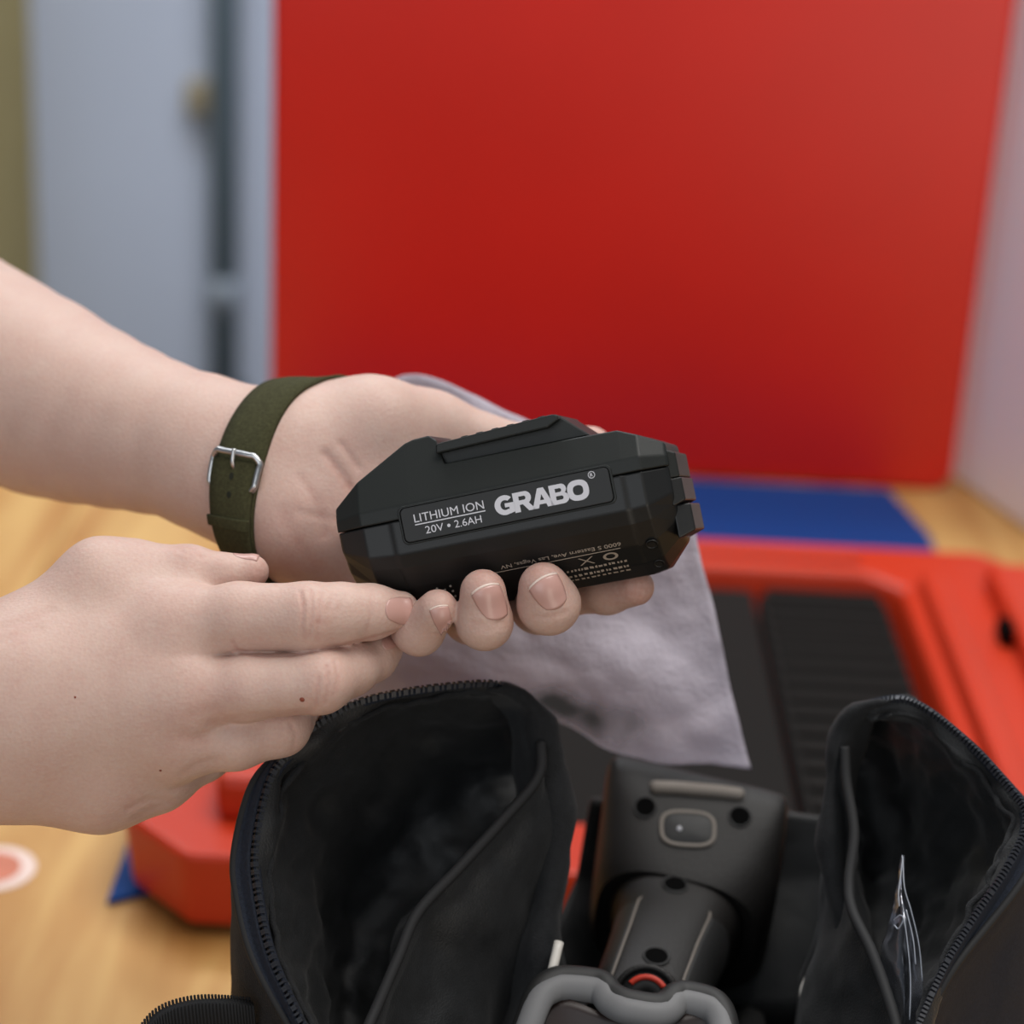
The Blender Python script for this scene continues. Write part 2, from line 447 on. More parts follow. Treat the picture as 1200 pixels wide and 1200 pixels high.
# red case tray
t = empty('red_case', (0.075, 1.08, T)); tag(t, 'open red plastic case tray with black lining on the table', 'case')
X0, X1, Y0, Y1, ZB, ZT = -0.182, 0.345, 0.868, 1.292, T + 0.005, T + 0.047
def chamf(x0, x1, y0, y1, c): return [(x0 + c, y0), (x1 - c, y0), (x1, y0 + c), (x1, y1 - c), (x1 - c, y1), (x0 + c, y1), (x0, y1 - c), (x0, y0 + c)]
def ring_solid(outer0, outer1, inner1, inner0, z0, z1, zin):
    """tray: outer skirt, top rim, inner wall and floor"""
    n = len(outer0)
    v = [(*p, z0) for p in outer0] + [(*p, z1) for p in outer1] + [(*p, z1) for p in inner1] + [(*p, zin) for p in inner0]
    f = [tuple(range(n))[::-1], tuple(range(3 * n, 4 * n))]
    for k in range(3):
        f += [(k * n + i, k * n + (i + 1) % n, (k + 1) * n + (i + 1) % n, (k + 1) * n + i) for i in range(n)]
    return v, f
v, f = ring_solid(chamf(X0 + .004, X1 - .004, Y0 + .003, Y1 - .003, .034), chamf(X0, X1, Y0, Y1, .036),
                  chamf(X0 + .058, X1 - .098, Y0 + .05, Y1 - .045, .02), chamf(X0 + .062, X1 - .102, Y0 + .054, Y1 - .049, .02), ZB, ZT, T + 0.016)
fix_normals(obj('tray', v, f, 'case_red', t, smooth=False, bevel=0.005, bevel_seg=3))
def bar(name, p, q, w, h, z, m, parent, bev=0.003):
    p = np.array(p); q = np.array(q); d = q - p; L = np.linalg.norm(d); d /= L; s = np.array([-d[1], d[0]]) * w / 2
    c4 = [p - s, q - s, q + s, p + s]
    v = [(*k, z) for k in c4] + [(*k, z + h) for k in c4]
    return fix_normals(obj(name, v, [(0, 3, 2, 1), (4, 5, 6, 7), (0, 1, 5, 4), (1, 2, 6, 5), (2, 3, 7, 6), (3, 0, 4, 7)], m, parent, smooth=False, bevel=bev))
bar('rim_ridge', (X1 - .080, Y0 + .06), (X1 - .080, Y1 - .06), .016, .012, ZT - .001, 'case_red', t, .004)
bar('rim_ridge', (X1 - .030, Y0 + .05), (X1 - .030, Y1 - .05), .030, .016, ZT - .001, 'case_red', t, .005)
bar('rim_ridge', (X0 + .08, Y1 - .022), (X1 - .12, Y1 - .022), .020, .006, ZT - .001, 'case_red', t, .003)
bar('latch_block', (X0 + .046, Y0 + .062), (X0 + .20, Y0 + .062), .060, .026, ZT - .001, 'case_red', t, .006)
bar('rim_ridge', (X0 + .036, Y0 + .10), (X0 + .036, Y1 - .08), .024, .014, ZT - .001, 'case_red', t, .005)
box('latch_recess', X1 - .052, X1 - .040, 1.145, 1.165, ZT + .001, ZT + .0115, 'gap_black', t)
box('lining', X0 + .066, X1 - .190, Y0 + .058, Y1 - .053, T + .0165, T + .036, 'foam_black', t, bevel=0.004)
li = box('lining', X1 - .186, X1 - .106, Y0 + .058, Y1 - .053, T + .0165, T + .033, 'foam_black', t, bevel=0.003)
for k in range(15):
    y = Y0 + .075 + k * .0205
    box('rib', X1 - .182, X1 - .110, y, y + .010, T + .033, T + .0365, 'foam_black', li, bevel=0.001)

# ------------------------------------------------------------------ signed-distance modelling for the arms
class Sdf:
    def __init__(self): self.groups = []
    def group(self, k): g = {'k': k, 'p': []}; self.groups.append(g); return g
    @staticmethod
    def rc(g, a, b, ra, rb, k):
        a, b = np.array(a, dtype=np.float32), np.array(b, dtype=np.float32)
        lo = np.minimum(a - ra, b - rb); hi = np.maximum(a + ra, b + rb)
        g['p'].append(('rc', a, b, ra, rb, k, lo, hi))
    @staticmethod
    def chain(g, pts, k):
        for i in range(len(pts) - 1):
            (a, ra), (b, rb) = pts[i], pts[i + 1]
            Sdf.rc(g, a, b, ra, rb, k)
    @staticmethod
    def dist(pr, X):
        _, a, b, ra, rb, k, lo, hi = pr
        ba = b - a; L2 = max(float(ba @ ba), 1e-6)
        q = X - a
        tt = np.clip((q @ ba) / L2, 0, 1)
        d = np.sqrt(((q - tt[..., None] * ba) ** 2).sum(-1))
        return d - (ra + (rb - ra) * tt)
    @staticmethod
    def smin(a, b, k):
        if k <= 0: return np.minimum(a, b)
        h = np.maximum(k - np.abs(a - b), 0) / k
        return np.minimum(a, b) - h * h * k * 0.25
    def points(self, X):
        X = np.asarray(X, dtype=np.float32)
        D = np.full(X.shape[:-1], 1e3, np.float32)
        for g in self.groups:
            E = np.full(X.shape[:-1], 1e3, np.float32)
            for pr in g['p']: E = Sdf.smin(E, Sdf.dist(pr, X), pr[5])
            D = Sdf.smin(D, E, g['k'])
        return D
    def mesh(self, h):
        allp = [pr for g in self.groups for pr in g['p']]
        lo = np.min([p[6] for p in allp], axis=0) - 6; hi = np.max([p[7] for p in allp], axis=0) + 6
        n = np.ceil((hi - lo) / h).astype(int) + 1
        ax = [lo[i] + h * np.arange(n[i], dtype=np.float32) for i in range(3)]
        D = np.full(n, 50.0, np.float32)
        for g in self.groups:
            glo = np.min([p[6] for p in g['p']], axis=0); ghi = np.max([p[7] for p in g['p']], axis=0)
            E = np.full(n, 50.0, np.float32)
            for pr in g['p']:
                mg = max(pr[5], g['k']) + 5
                s = [slice(max(0, int((pr[6][i] - mg - lo[i]) / h)), min(n[i], int((pr[7][i] + mg - lo[i]) / h) + 2)) for i in range(3)]
                X = np.stack(np.meshgrid(ax[0][s[0]], ax[1][s[1]], ax[2][s[2]], indexing='ij'), -1)
                sl = tuple(s)
                E[sl] = Sdf.smin(E[sl], Sdf.dist(pr, X), pr[5])
            D = Sdf.smin(D, E, g['k'])
        return surface_nets(D, lo, h)

def surface_nets(D, lo, h):
    S = D < 0
    nx, ny, nz = D.shape
    acc = np.zeros((nx - 1, ny - 1, nz - 1), np.uint8)
    for i in (0, 1):
        for j in (0, 1):
            for k in (0, 1):
                acc += S[i:nx - 1 + i, j:ny - 1 + j, k:nz - 1 + k]
    act = (acc > 0) & (acc < 8)
    ids = np.full(act.shape, -1, np.int64)
    idx = np.argwhere(act); ids[act] = np.arange(len(idx))
    pos = np.zeros((len(idx), 3)); cnt = np.zeros(len(idx))
    corners = [(i, j, k) for i in (0, 1) for j in (0, 1) for k in (0, 1)]
    for a in corners:
        for ax in range(3):
            if a[ax] == 1: continue
            b = list(a); b[ax] = 1
            va = D[idx[:, 0] + a[0], idx[:, 1] + a[1], idx[:, 2] + a[2]]; vb = D[idx[:, 0] + b[0], idx[:, 1] + b[1], idx[:, 2] + b[2]]
            cr = (va < 0) != (vb < 0)
            tt = np.where(cr, va / np.where(cr, va - vb, 1), 0)
            p = np.array(a, dtype=float)[None, :].repeat(len(idx), 0); p[:, ax] += tt
            pos += np.where(cr[:, None], p, 0); cnt += cr
    V = (pos / cnt[:, None] + idx) * h + lo
    F = []
    for ax in range(3):
        o1, o2 = [(1, 2), (2, 0), (0, 1)][ax]
        sl0 = [slice(None)] * 3; sl1 = [slice(None)] * 3
        sl0[ax] = slice(0, -1); sl1[ax] = slice(1, None)
        ch = S[tuple(sl0)] != S[tuple(sl1)]
        e = np.argwhere(ch)
        e = e[(e[:, o1] > 0) & (e[:, o2] > 0) & (e[:, o1] < D.shape[o1] - 1) & (e[:, o2] < D.shape[o2] - 1)]
        if len(e) == 0: continue
        def cid(d1, d2):
            q = e.copy(); q[:, o1] -= d1; q[:, o2] -= d2
            return ids[q[:, 0], q[:, 1], q[:, 2]]
        quad = np.stack([cid(1, 1), cid(0, 1), cid(0, 0), cid(1, 0)], 1)
        flip = ~S[e[:, 0], e[:, 1], e[:, 2]]
        quad[flip] = quad[flip][:, ::-1]
        F.append(quad)
    return V, np.vstack(F)

def seg_dist(X, poly):
    """distance in millimetres from points (n,2) to a polyline (m,2)"""
    best = np.full(len(X), 1e9)
    for a, b in zip(poly[:-1], poly[1:]):
        ba = b - a; q = X - a; tt = np.clip(q @ ba / max(ba @ ba, 1e-9), 0, 1)
        best = np.minimum(best, np.linalg.norm(q - tt[:, None] * ba, axis=1))
    return best

def vnormals(V, F):
    n = np.zeros_like(V)
    fn = np.cross(V[F[:, 2]] - V[F[:, 0]], V[F[:, 3]] - V[F[:, 1]])
    for k in range(4): np.add.at(n, F[:, k], fn)
    return n / np.maximum(np.linalg.norm(n, axis=1, keepdims=True), 1e-12)

def arm_object(name, sdf, h, parent, creases, reds, smooth_it=2):
    V, F = sdf.mesh(h)
    # a little relaxation
    for _ in range(smooth_it):
        acc = np.zeros_like(V); cnt = np.zeros(len(V))
        for a, b in ((0, 1), (1, 2), (2, 3), (3, 0)):
            np.add.at(acc, F[:, a], V[F[:, b]]); np.add.at(cnt, F[:, a], 1)
            np.add.at(acc, F[:, b], V[F[:, a]]); np.add.at(cnt, F[:, b], 1)
        V = V * 0.4 + 0.6 * acc / cnt[:, None]
    N = vnormals(V, F)
    red = np.zeros(len(V))
    for (px, py, d), r, s in reds:
        c = C3(px, py, d); red += s * np.exp(-((V - c) ** 2).sum(1) / (r * r))
    pix = np.stack([V[:, 0] / V[:, 2] * 2500 + 600, 600 - V[:, 1] / V[:, 2] * 2500], 1)
    front = np.clip(-N[:, 2] * 3, 0, 1)
    disp = np.zeros(len(V))
    for poly, w, dep, rs in creases:
        poly = np.array(poly, dtype=float)
        dd = seg_dist(pix, poly) * 0.28
        g = np.exp(-(dd / w) ** 2) * front
        disp -= dep * g; red += rs * np.exp(-(dd / (w * 1.15)) ** 2) * front
    V = V + N * disp[:, None]
    W = cam2world(V)
    o = obj(name, W, F, 'skin', parent)
    at = o.data.attributes.new('red', 'FLOAT', 'POINT')
    if len(at.data) == len(red): at.data.foreach_set('value', red.astype(np.float32))
    return o, V, F

person = empty('person', tuple(P(-300, 760, 740)))
tag(person, 'bare forearms and hands of a person holding up the black battery', 'person')

# ---- the hand that carries the battery (palm up, thumb on the far side)
LH = Sdf()
g = LH.group(0)
rc = Sdf.rc
# forearm, thick towards the elbow
fa = catmull(np.array([(*C3(-620, 200, 930), 44), (*C3(-260, 320, 872), 46), (*C3(0, 441, 815), 38.3), (*C3(60, 471, 802), 36), (*C3(150, 502, 784), 30), (*C3(240, 529, 768), 25.5), (*C3(310, 560, 756), 23.5)]), 26)
Sdf.chain(g, [(q[:3], q[3]) for q in fa], 2)
# wrist widens across the palm
rc(g, C3(255, 522, 770), C3(345, 528, 757), 19, 19, 14)
rc(g, C3(255, 553, 764), C3(350, 612, 748), 19, 20, 14)
# palm: metacarpals
rc(g, C3(340, 560, 757), C3(470, 655, 754), 22, 16, 12)
rc(g, C3(350, 610, 748), C3(445, 668, 752), 22, 15, 10)
rc(g, C3(340, 560, 757), C3(525, 650, 756), 20, 14, 12)
rc(g, C3(340, 545, 757), C3(590, 640, 760), 20, 13, 12)
rc(g, C3(340, 535, 757), C3(640, 630, 764), 18, 12, 12)
# ball of the thumb
rc(g, C3(360, 520, 757), C3(440, 503, 757), 19, 17, 12)
rc(g, C3(430, 498, 758), C3(505, 503, 768), 16, 13.2, 10)
def finger_union(parent_sdf, chains, kf, k_between, k_palm):
    parent_sdf.fing = (chains, kf, k_between, k_palm)
def pts_with_fingers(self, X):
    D = Sdf.points(self, X)
    if not hasattr(self, 'fing'): return D
    chains, kf, kb, kp = self.fing
    U = np.full(X.shape[:-1], 1e3, np.float32)
    for ch in chains:
        tmp = {'k': 0, 'p': []}; Sdf.chain(tmp, ch, kf)
        E = np.full(X.shape[:-1], 1e3, np.float32)
        for pr in tmp['p']: E = Sdf.smin(E, Sdf.dist(pr, X), pr[5])
        U = Sdf.smin(U, E, kb)
    return Sdf.smin(D, U, kp)
def mesh_with_fingers(sdf, h):
    chains, kf, kb, kp = sdf.fing
    fp = []
    for ch in chains:
        tmp = {'k': 0, 'p': []}; Sdf.chain(tmp, ch, kf); fp.append(tmp)
    allp = [pr for gq in sdf.groups + fp for pr in gq['p']]
    lo = np.min([p[6] for p in allp], axis=0) - 6; hi = np.max([p[7] for p in allp], axis=0) + 6
    n = np.ceil((hi - lo) / h).astype(int) + 1
    ax = [lo[i] + h * np.arange(n[i], dtype=np.float32) for i in range(3)]
    def field(gq, extra):
        E = np.full(n, 50.0, np.float32)
        for pr in gq['p']:
            mg = max(pr[5], extra) + 5
            s = tuple(slice(max(0, int((pr[6][i] - mg - lo[i]) / h)), min(n[i], int((pr[7][i] + mg - lo[i]) / h) + 2)) for i in range(3))
            X = np.stack(np.meshgrid(ax[0][s[0]], ax[1][s[1]], ax[2][s[2]], indexing='ij'), -1)
            E[s] = Sdf.smin(E[s], Sdf.dist(pr, X), pr[5])
        return E
    D = np.full(n, 50.0, np.float32)
    for gq in sdf.groups: D = Sdf.smin(D, field(gq, gq['k']), gq['k'])
    U = np.full(n, 50.0, np.float32)
    for gq in fp: U = Sdf.smin(U, field(gq, kp), kb)
    return surface_nets(Sdf.smin(D, U, kp), lo, h)
lfing = [[(C3(445, 668, 755), 10), (C3(462, 728, 728), 8.6), (C3(491, 739, 697), 7.9), (C3(513, 714, 688), 6.6)],
         [(C3(525, 655, 757), 11), (C3(552, 722, 722), 9.2), (C3(568, 729, 688), 8.7), (C3(566, 694, 684), 7.5)],
         [(C3(590, 645, 760), 11), (C3(632, 708, 724), 9.8), (C3(643, 707, 688), 9.8), (C3(637, 688, 684), 8.1)],
         [(C3(640, 632, 764), 11), (C3(668, 690, 740), 9), (C3(712, 692, 722), 7.8), (C3(745, 688, 712), 6.3)],
         [(C3(500, 502, 768), 13), (C3(610, 531, 774), 10), (C3(692, 525, 772), 8)]]
finger_union(LH, lfing, 3.0, 0.3, 6.0)
LH.mesh = lambda h: mesh_with_fingers(LH, h)
LH.points = lambda X: pts_with_fingers(LH, np.asarray(X, dtype=np.float32))
l_creases = [([(382, 532), (398, 552), (415, 578)], 1.6, 0.9, 0.18), ([(352, 560), (372, 590), (380, 625)], 2.0, 0.4, 0.10),
             ([(400, 520), (420, 548)], 1.2, 0.5, 0.1), ([(330, 600), (350, 640), (372, 668)], 2.4, 0.35, 0.08),
             ([(553, 729), (570, 733), (592, 728)], 0.7, 0.30, 0.12), ([(625, 722), (645, 724), (664, 717)], 0.7, 0.30, 0.12),
             ([(552, 735), (572, 739), (592, 734)], 0.7, 0.22, 0.10), ([(500, 742), (514, 744), (528, 738)], 0.6, 0.2, 0.1),
             ([(350, 600), (400, 610)], 1.5, 0.3, 0.06)]
l_reds = [((565, 675, 680), 9, 0.30), ((638, 672, 680), 10, 0.32), ((515, 700, 686), 8, 0.26), ((745, 690, 708), 14, 0.35), ((370, 620, 728), 22, 0.16),
          ((420, 560, 738), 16, 0.10), ((700, 505, 765), 10, 0.2)]
arm_l, VL, FL = arm_object('arm', LH, 1.0, person, l_creases, l_reds)
arm_l['label'] = 'forearm and open palm cradling the black battery from below'

# ---- the hand in front (back of the hand to the camera, fingers pointing right)
RH = Sdf()
g = RH.group(0)
Sdf.chain(g, [(C3(-700, 985, 700), 42), (C3(-420, 930, 694), 40), (C3(-170, 868, 692), 30)], 10)
rc(g, C3(-170, 850, 692), C3(10, 796, 690), 24, 17.0, 12)
rc(g, C3(-170, 885, 692), C3(10, 881, 694), 24, 18.6, 12)
rc(g, C3(10, 840, 688), C3(-160, 868, 690), 19, 24, 12)
# back of the hand
rc(g, C3(10, 793, 692), C3(195, 738, 690), 18, 12.6, 16)
rc(g, C3(10, 815, 686), C3(210, 812, 684), 17, 12.2, 16)
rc(g, C3(10, 860, 690), C3(205, 868, 690), 17, 11.6, 16)
rc(g, C3(5, 889, 698), C3(120, 910, 702), 17.5, 15.5, 16)
rc(g, C3(120, 910, 702), C3(185, 906, 705), 15.5, 11.5, 14)
# thumb root and web
rc(g, C3(15, 765, 700), C3(120, 683, 702), 15, 13, 14)
rc(g, C3(120, 690, 702), C3(215, 712, 698), 12, 10, 12)
rfing = [
    [(C3(120, 678, 704), 12), (C3(160, 671, 704), 10.2), (C3(222, 672, 703), 9.1), (C3(262, 675, 703), 7.2), (C3(295, 670, 703), 5.7)],
    [(C3(195, 738, 690), 12.2), (C3(280, 724, 687), 11.2), (C3(362, 723, 684), 10.9), (C3(400, 719, 687), 9.6), (C3(436, 717, 691), 8.7), (C3(469, 715, 694), 6.3)],
    [(C3(210, 812, 686), 12), (C3(290, 806, 683), 10.4), (C3(375, 799, 682), 10.0), (C3(410, 783, 694), 8.8), (C3(437, 769, 704), 8.0), (C3(450, 761, 708), 6.3)],
    [(C3(205, 868, 692), 11.5), (C3(275, 864, 692), 10.4), (C3(328, 851, 696), 9.6), (C3(345, 838, 715), 8.5), (C3(352, 815, 732), 7)],
    [(C3(185, 906, 705), 11), (C3(236, 886, 714), 8.6), (C3(275, 870, 728), 7.8), (C3(300, 850, 742), 6.2)],
]
finger_union(RH, rfing, 3.0, 0.0, 6.0)
RH.mesh = lambda h: mesh_with_fingers(RH, h)
RH.points = lambda X: pts_with_fingers(RH, np.asarray(X, dtype=np.float32))
r_creases = [
    ([(352, 694), (356, 712), (354, 735), (357, 748)], 0.75, 0.42, 0.22), ([(364, 692), (366, 715), (363, 745)], 0.7, 0.38, 0.20),
    ([(377, 697), (374, 720), (371, 748)], 0.7, 0.25, 0.18), ([(372, 728), (384, 730)], 1.2, 0.1, 0.2), ([(392, 698), (384, 716)], 0.8, 0.2, 0.06),
    ([(404, 700), (396, 716)], 0.8, 0.18, 0.05), ([(436, 695), (435, 715), (431, 738)], 0.7, 0.25, 0.12),
    ([(374, 795), (372, 812), (370, 828)], 0.75, 0.36, 0.18), ([(383, 780), (385, 800), (381, 824)], 0.75, 0.36, 0.16), ([(393, 775), (396, 795), (391, 815)], 0.7, 0.25, 0.12),
    ([(340, 846), (347, 862), (343, 880)], 0.8, 0.25, 0.12),
    ([(272, 752), (278, 762), (300, 768), (340, 768), (400, 757), (468, 739)], 0.6, 0.35, 0.30),  # gap between index and middle finger, its shade tinted into the skin
    ([(210, 636), (228, 642), (236, 652)], 0.8, 0.35, 0.14), ([(200, 638), (215, 646)], 0.8, 0.25, 0.10),
    ([(0, 736), (35, 727), (60, 716)], 1.6, 0.35, 0.04), ([(0, 752), (45, 735)], 1.6, 0.3, 0.03),
    ([(150, 948), (170, 938), (195, 938)], 1.2, 0.35, 0.08), ([(160, 958), (180, 948), (205, 940)], 1.2, 0.3, 0.06),
    ([(212, 908), (232, 896), (255, 890)], 1.4, 0.35, 0.06), ([(205, 925), (225, 915)], 1.2, 0.25, 0.06),
    ([(215, 862), (226, 868), (240, 866)], 2.2, 0.35, 0.10), ([(225, 838), (250, 832)], 2.4, 0.25, 0.08),
    ([(245, 848), (285, 840), (330, 838), (362, 834)], 1.3, 0.35, 0.12),
]
r_reds = [((365, 722, 672), 8, 0.10), ((380, 805, 671), 8, 0.10), ((235, 820, 672), 10, 0.16), ((215, 860, 675), 10, 0.12), ((470, 716, 688), 7, 0.16), ((312, 668, 697), 6, 0.35),
          ((225, 735, 676), 12, 0.05), ((225, 645, 695), 8, 0.14), ((345, 855, 685), 8, 0.12), ((150, 950, 690), 12, 0.08)]
arm_r, VR, FR = arm_object('arm', RH, 0.75, person, r_creases, r_reds)
arm_r['label'] = 'forearm and hand with outstretched fingers, back of the hand to the camera'

# ---- nails
def march(sdf, starts, dirs, maxd=90):
    t_ = np.zeros(len(starts))
    for _ in range(60):
        d = sdf.points(starts + dirs * t_[:, None]); t_ = t_ + np.clip(d, -3, 8) * 0.9
    return starts + dirs * t_[:, None], sdf.points(starts + dirs * t_[:, None])
def nail(sdf, parent, cx, cy, d, fx, fy, w, l, direction=(0, 0, 1), edge=True, lift=0.35):
    """a nail plate laid on the skin: centre pixel, growth direction in the picture, width and length in millimetres"""
    c = C3(cx, cy, d); direction = np.array(direction, dtype=float); direction /= np.linalg.norm(direction)
    fdir = np.array([fx, -fy, 0.0]); fdir -= direction * (fdir @ direction); fdir /= np.linalg.norm(fdir)
    side = np.cross(fdir, direction)
    nu, nv = 15, 15
    pts = []; sv = []
    for j in range(nv):
        s = j / (nv - 1)
        for i in range(nu):
            u = 2 * i / (nu - 1) - 1
            wid = w / 2 * (1 - 0.30 * (1 - s) ** 3.0)
            y = (s - 0.5) * l - 0.18 * l * (1 - s) * (1 - u * u) + 0.06 * l * s * (1 - u * u)
            pts.append(c + side * u * wid + fdir * y - direction * 25); sv.append((u, s))
    pts = np.array(pts); Q, _ = march(sdf, pts, np.tile(direction, (len(pts), 1)))
    e = 0.4
    N = np.stack([sdf.points(Q + np.eye(3)[k] * e) - sdf.points(Q - np.eye(3)[k] * e) for k in range(3)], 1)
    N /= np.maximum(np.linalg.norm(N, axis=1, keepdims=True), 1e-9)
    sv = np.array(sv)
    off = lift * (1 - 0.75 * np.abs(sv[:, 0]) ** 3) * np.clip(0.25 + sv[:, 1] * 1.6, 0, 1)
    Q = Q + N * off[:, None]
    f = grid_faces(nu, nv)
    back = 14
    bad = np.abs(sdf.points(Q - N * off[:, None])) > 0.4
    if bad.any():
        good = np.where(~bad)[0]
        for i_ in np.where(bad)[0]: Q[i_] = Q[good[np.argmin(((pts[good] - pts[i_]) ** 2).sum(1))]]
    o1 = obj('fingernail', cam2world(Q[: nu * back]), grid_faces(nu, back), 'nail', parent, solid=0.0005)
    if edge:
        top = Q[nu * (back - 1):]
        obj('nail_edge', cam2world(top), grid_faces(nu, nv - back + 1), 'nail_edge', parent, solid=0.0005)
    fixn(o1)
    return o1
def fixn(o): return o
nail(LH, arm_l, 571, 695, 672, -0.40, -0.9, 9.6, 8.0, (0.15, -0.45, 1))
nail(LH, arm_l, 640, 685, 672, -0.50, -0.85, 10.6, 7.8, (0.18, -0.45, 1))
nail(LH, arm_l, 515, 717, 678, -0.25, -0.9, 6.2, 5.6, (0.10, -0.40, 1))
nail(RH, arm_r, 475, 716, 684, 1.0, 0.12, 9.0, 9, (-0.55, 0.0, 1), edge=False)
nail(RH, arm_r, 457, 752, 700, 1.0, -0.3, 5, 5, (-0.35, 0.0, 1), edge=False)
nail(RH, arm_r, 291, 655, 702, 1.0, 0.10, 6.0, 7.5, (0.0, -1.0, 0.12), edge=False)

# mole on the middle finger and freckles
def dot_on(sdf, parent, px, py, r):
    s = C3(px, py, 600.0); dr = C3(px, py, 700.0) - s; dr /= np.linalg.norm(dr)
    Q, _ = march(sdf, s[None], dr[None]); q = Q[0]
    nn = np.array([sdf.points((q + np.eye(3)[k] * .4)[None])[0] - sdf.points((q - np.eye(3)[k] * .4)[None])[0] for k in range(3)]); nn /= np.linalg.norm(nn)
    a = np.cross(nn, [0, 1, 0.2]); a /= np.linalg.norm(a); b = np.cross(nn, a)
    v = []; seg = 10
    for rr_, hh in ((1.0, -0.15), (0.8, 0.12), (0.35, 0.22)):
        for s_ in range(seg):
            th = 2 * math.pi * s_ / seg; v.append(q + r * rr_ * (math.cos(th) * a + math.sin(th) * b) + nn * hh)
    v.append(q + nn * 0.25)
    f = grid_faces(seg, 3, wrap_u=True) + [(2 * seg + i, 2 * seg + (i + 1) % seg, 3 * seg) for i in range(seg)]
    return fix_normals(obj('mole', cam2world(np.array(v)), f, 'mole_brown', parent))
dot_on(RH, arm_r, 354, 820, 0.95)
dot_on(RH, arm_r, 188, 903, 0.5)
dot_on(RH, arm_r, 88, 817, 0.4)

# ------------------------------------------------------------------ wristwatch
watch = empty('wristwatch', tuple(P(331, 570, 753)))
tag(watch, 'olive green canvas watch strap with steel buckle worn on the wrist', 'watch')
WC = C3(331, 570, 753)
WA = C3(330, 570, 753) - C3(230, 556, 773); WA /= np.linalg.norm(WA)
e1 = np.array([0.0, 1.0, 0.0]); e1 -= WA * (e1 @ WA); e1 /= np.linalg.norm(e1)   # up
e2 = np.cross(WA, e1)
if e2[2] > 0: e2 = -e2                                                            # towards the lens
def around(phi, s, lift):
    """point on the wrist skin at angle phi (0 up, 90 towards the lens), s mm along the arm"""
    phi = np.atleast_1d(phi).astype(float); s = np.broadcast_to(s, phi.shape)
    dr = np.cos(phi)[:, None] * e1 + np.sin(phi)[:, None] * e2
    st = WC + WA * s[:, None] + dr * 60
    Q, _ = march(LH, st, -dr)
    return Q + dr * lift
def band(name, p0, p1, w, lift, m, parent, thick, n=80, closed=False, skew=0.0, nv=5):
    ph = np.linspace(p0, p1, n, endpoint=not closed)
    gr = []
    for s in np.linspace(-w / 2, w / 2, nv):
        gr.append(around(ph, s + skew * np.sin(ph), lift))
    gr = np.array(gr)
    # strap stays taut: average the radius over its width
    inner = cam2world(gr.reshape(-1, 3))
    gr2 = []
    for s in np.linspace(-w / 2, w / 2, nv): gr2.append(around(ph, s + skew * np.sin(ph), lift + thick))
    outer = cam2world(np.array(gr2).reshape(-1, 3))
    nu = n
    f1 = grid_faces(nu, nv, wrap_u=closed); off = nu * nv
    f = [tuple(q[::-1]) for q in f1] + [tuple(i + off for i in q) for q in f1]
    for i in range(nu if closed else nu - 1):
        a, b = i, (i + 1) % nu
        f.append((a, b, b + off, a + off)); la, lb = (nv - 1) * nu + i, (nv - 1) * nu + (i + 1) % nu
        f.append((lb, la, la + off, lb + off))
    if not closed:
        for j in range(nv - 1):
            a, b = j * nu, (j + 1) * nu; f.append((b, a, a + off, b + off))
            a, b = j * nu + nu - 1, (j + 1) * nu + nu - 1; f.append((a, b, b + off, a + off))
    return fix_normals(obj(name, np.vstack([inner, outer]), f, m, parent))
def pix_of(q): return np.array([q[..., 0] / q[..., 2] * 2500 + 600, 600 - q[..., 1] / q[..., 2] * 2500])
phs = np.linspace(0, math.pi, 181)
row = around(phs, 0.0, 1.5); pr = pix_of(row)
PHB = float(phs[np.argmin(np.abs(pr[1] - 538))])
PHK = float(phs[np.argmin(np.abs(pr[1] - 606))])
band('strap', 0, 2 * math.pi, 17.5, 0.15, 'strap_green', watch, 1.6, n=140, closed=True)
band('strap_tail', PHB + 0.02, PHK + 0.75, 17.0, 1.8, 'strap_green', watch, 1.5)
band('keeper_loop', PHK - 0.02, PHK + 0.10, 18.6, 3.35, 'strap_green', watch, 1.0, n=12)
for k, dph in enumerate((0.22, 0.44)):
    q = around(np.array([PHB + dph]), 0.0, 3.35)[0]
    dr = math.cos(PHB + dph) * e1 + math.sin(PHB + dph) * e2; tn = np.cross(dr, WA)
    v = [q + 0.9 * (math.cos(a) * WA + 1.4 * math.sin(a) * tn) - dr * 0.2 for a in np.linspace(0, 2 * math.pi, 12, endpoint=False)]
    v += [p + dr * 0.28 for p in v]
    obj('strap_hole', cam2world(np.array(v)), [tuple(range(12, 24)), tuple(range(12))] + [(i, (i + 1) % 12, 12 + (i + 1) % 12, 12 + i) for i in range(12)], 'strap_hole', watch, smooth=False)
# buckle frame
bw = 9.3
path = []
p_up, p_dn = PHB - 0.05, PHB + 0.38
for s in np.linspace(-bw + 2, bw - 2, 8): path.append(around(np.array([p_up]), s, 4.0)[0])
for ph in np.linspace(p_up + 0.07, p_dn - 0.07, 8): path.append(around(np.array([ph]), bw, 3.4)[0])
for s in np.linspace(bw - 2, -bw + 2, 8): path.append(around(np.array([p_dn]), s, 2.0)[0])
for ph in np.linspace(p_dn - 0.07, p_up + 0.07, 8): path.append(around(np.array([ph]), -bw, 2.2)[0])
path = catmull(np.array(path), 80, closed=True)
pw = cam2world(path)
v, f = tube_vf(pw, 0.0011, 10, caps=False)
seg = 10; nn_ = len(pw)
bk = obj('buckle', v, grid_faces(seg, nn_, wrap_u=True, wrap_v=True), 'buckle_steel', watch); fix_normals(bk)
pin = np.array([around(np.array([ph]), 0.0, lf)[0] for ph, lf in ((PHB + 0.12, 2.6), (PHB + 0.06, 4.2), (p_up - 0.03, 5.2))])
tube('pin', cam2world(catmull(pin, 10)), 0.0008, 'buckle_steel', bk)
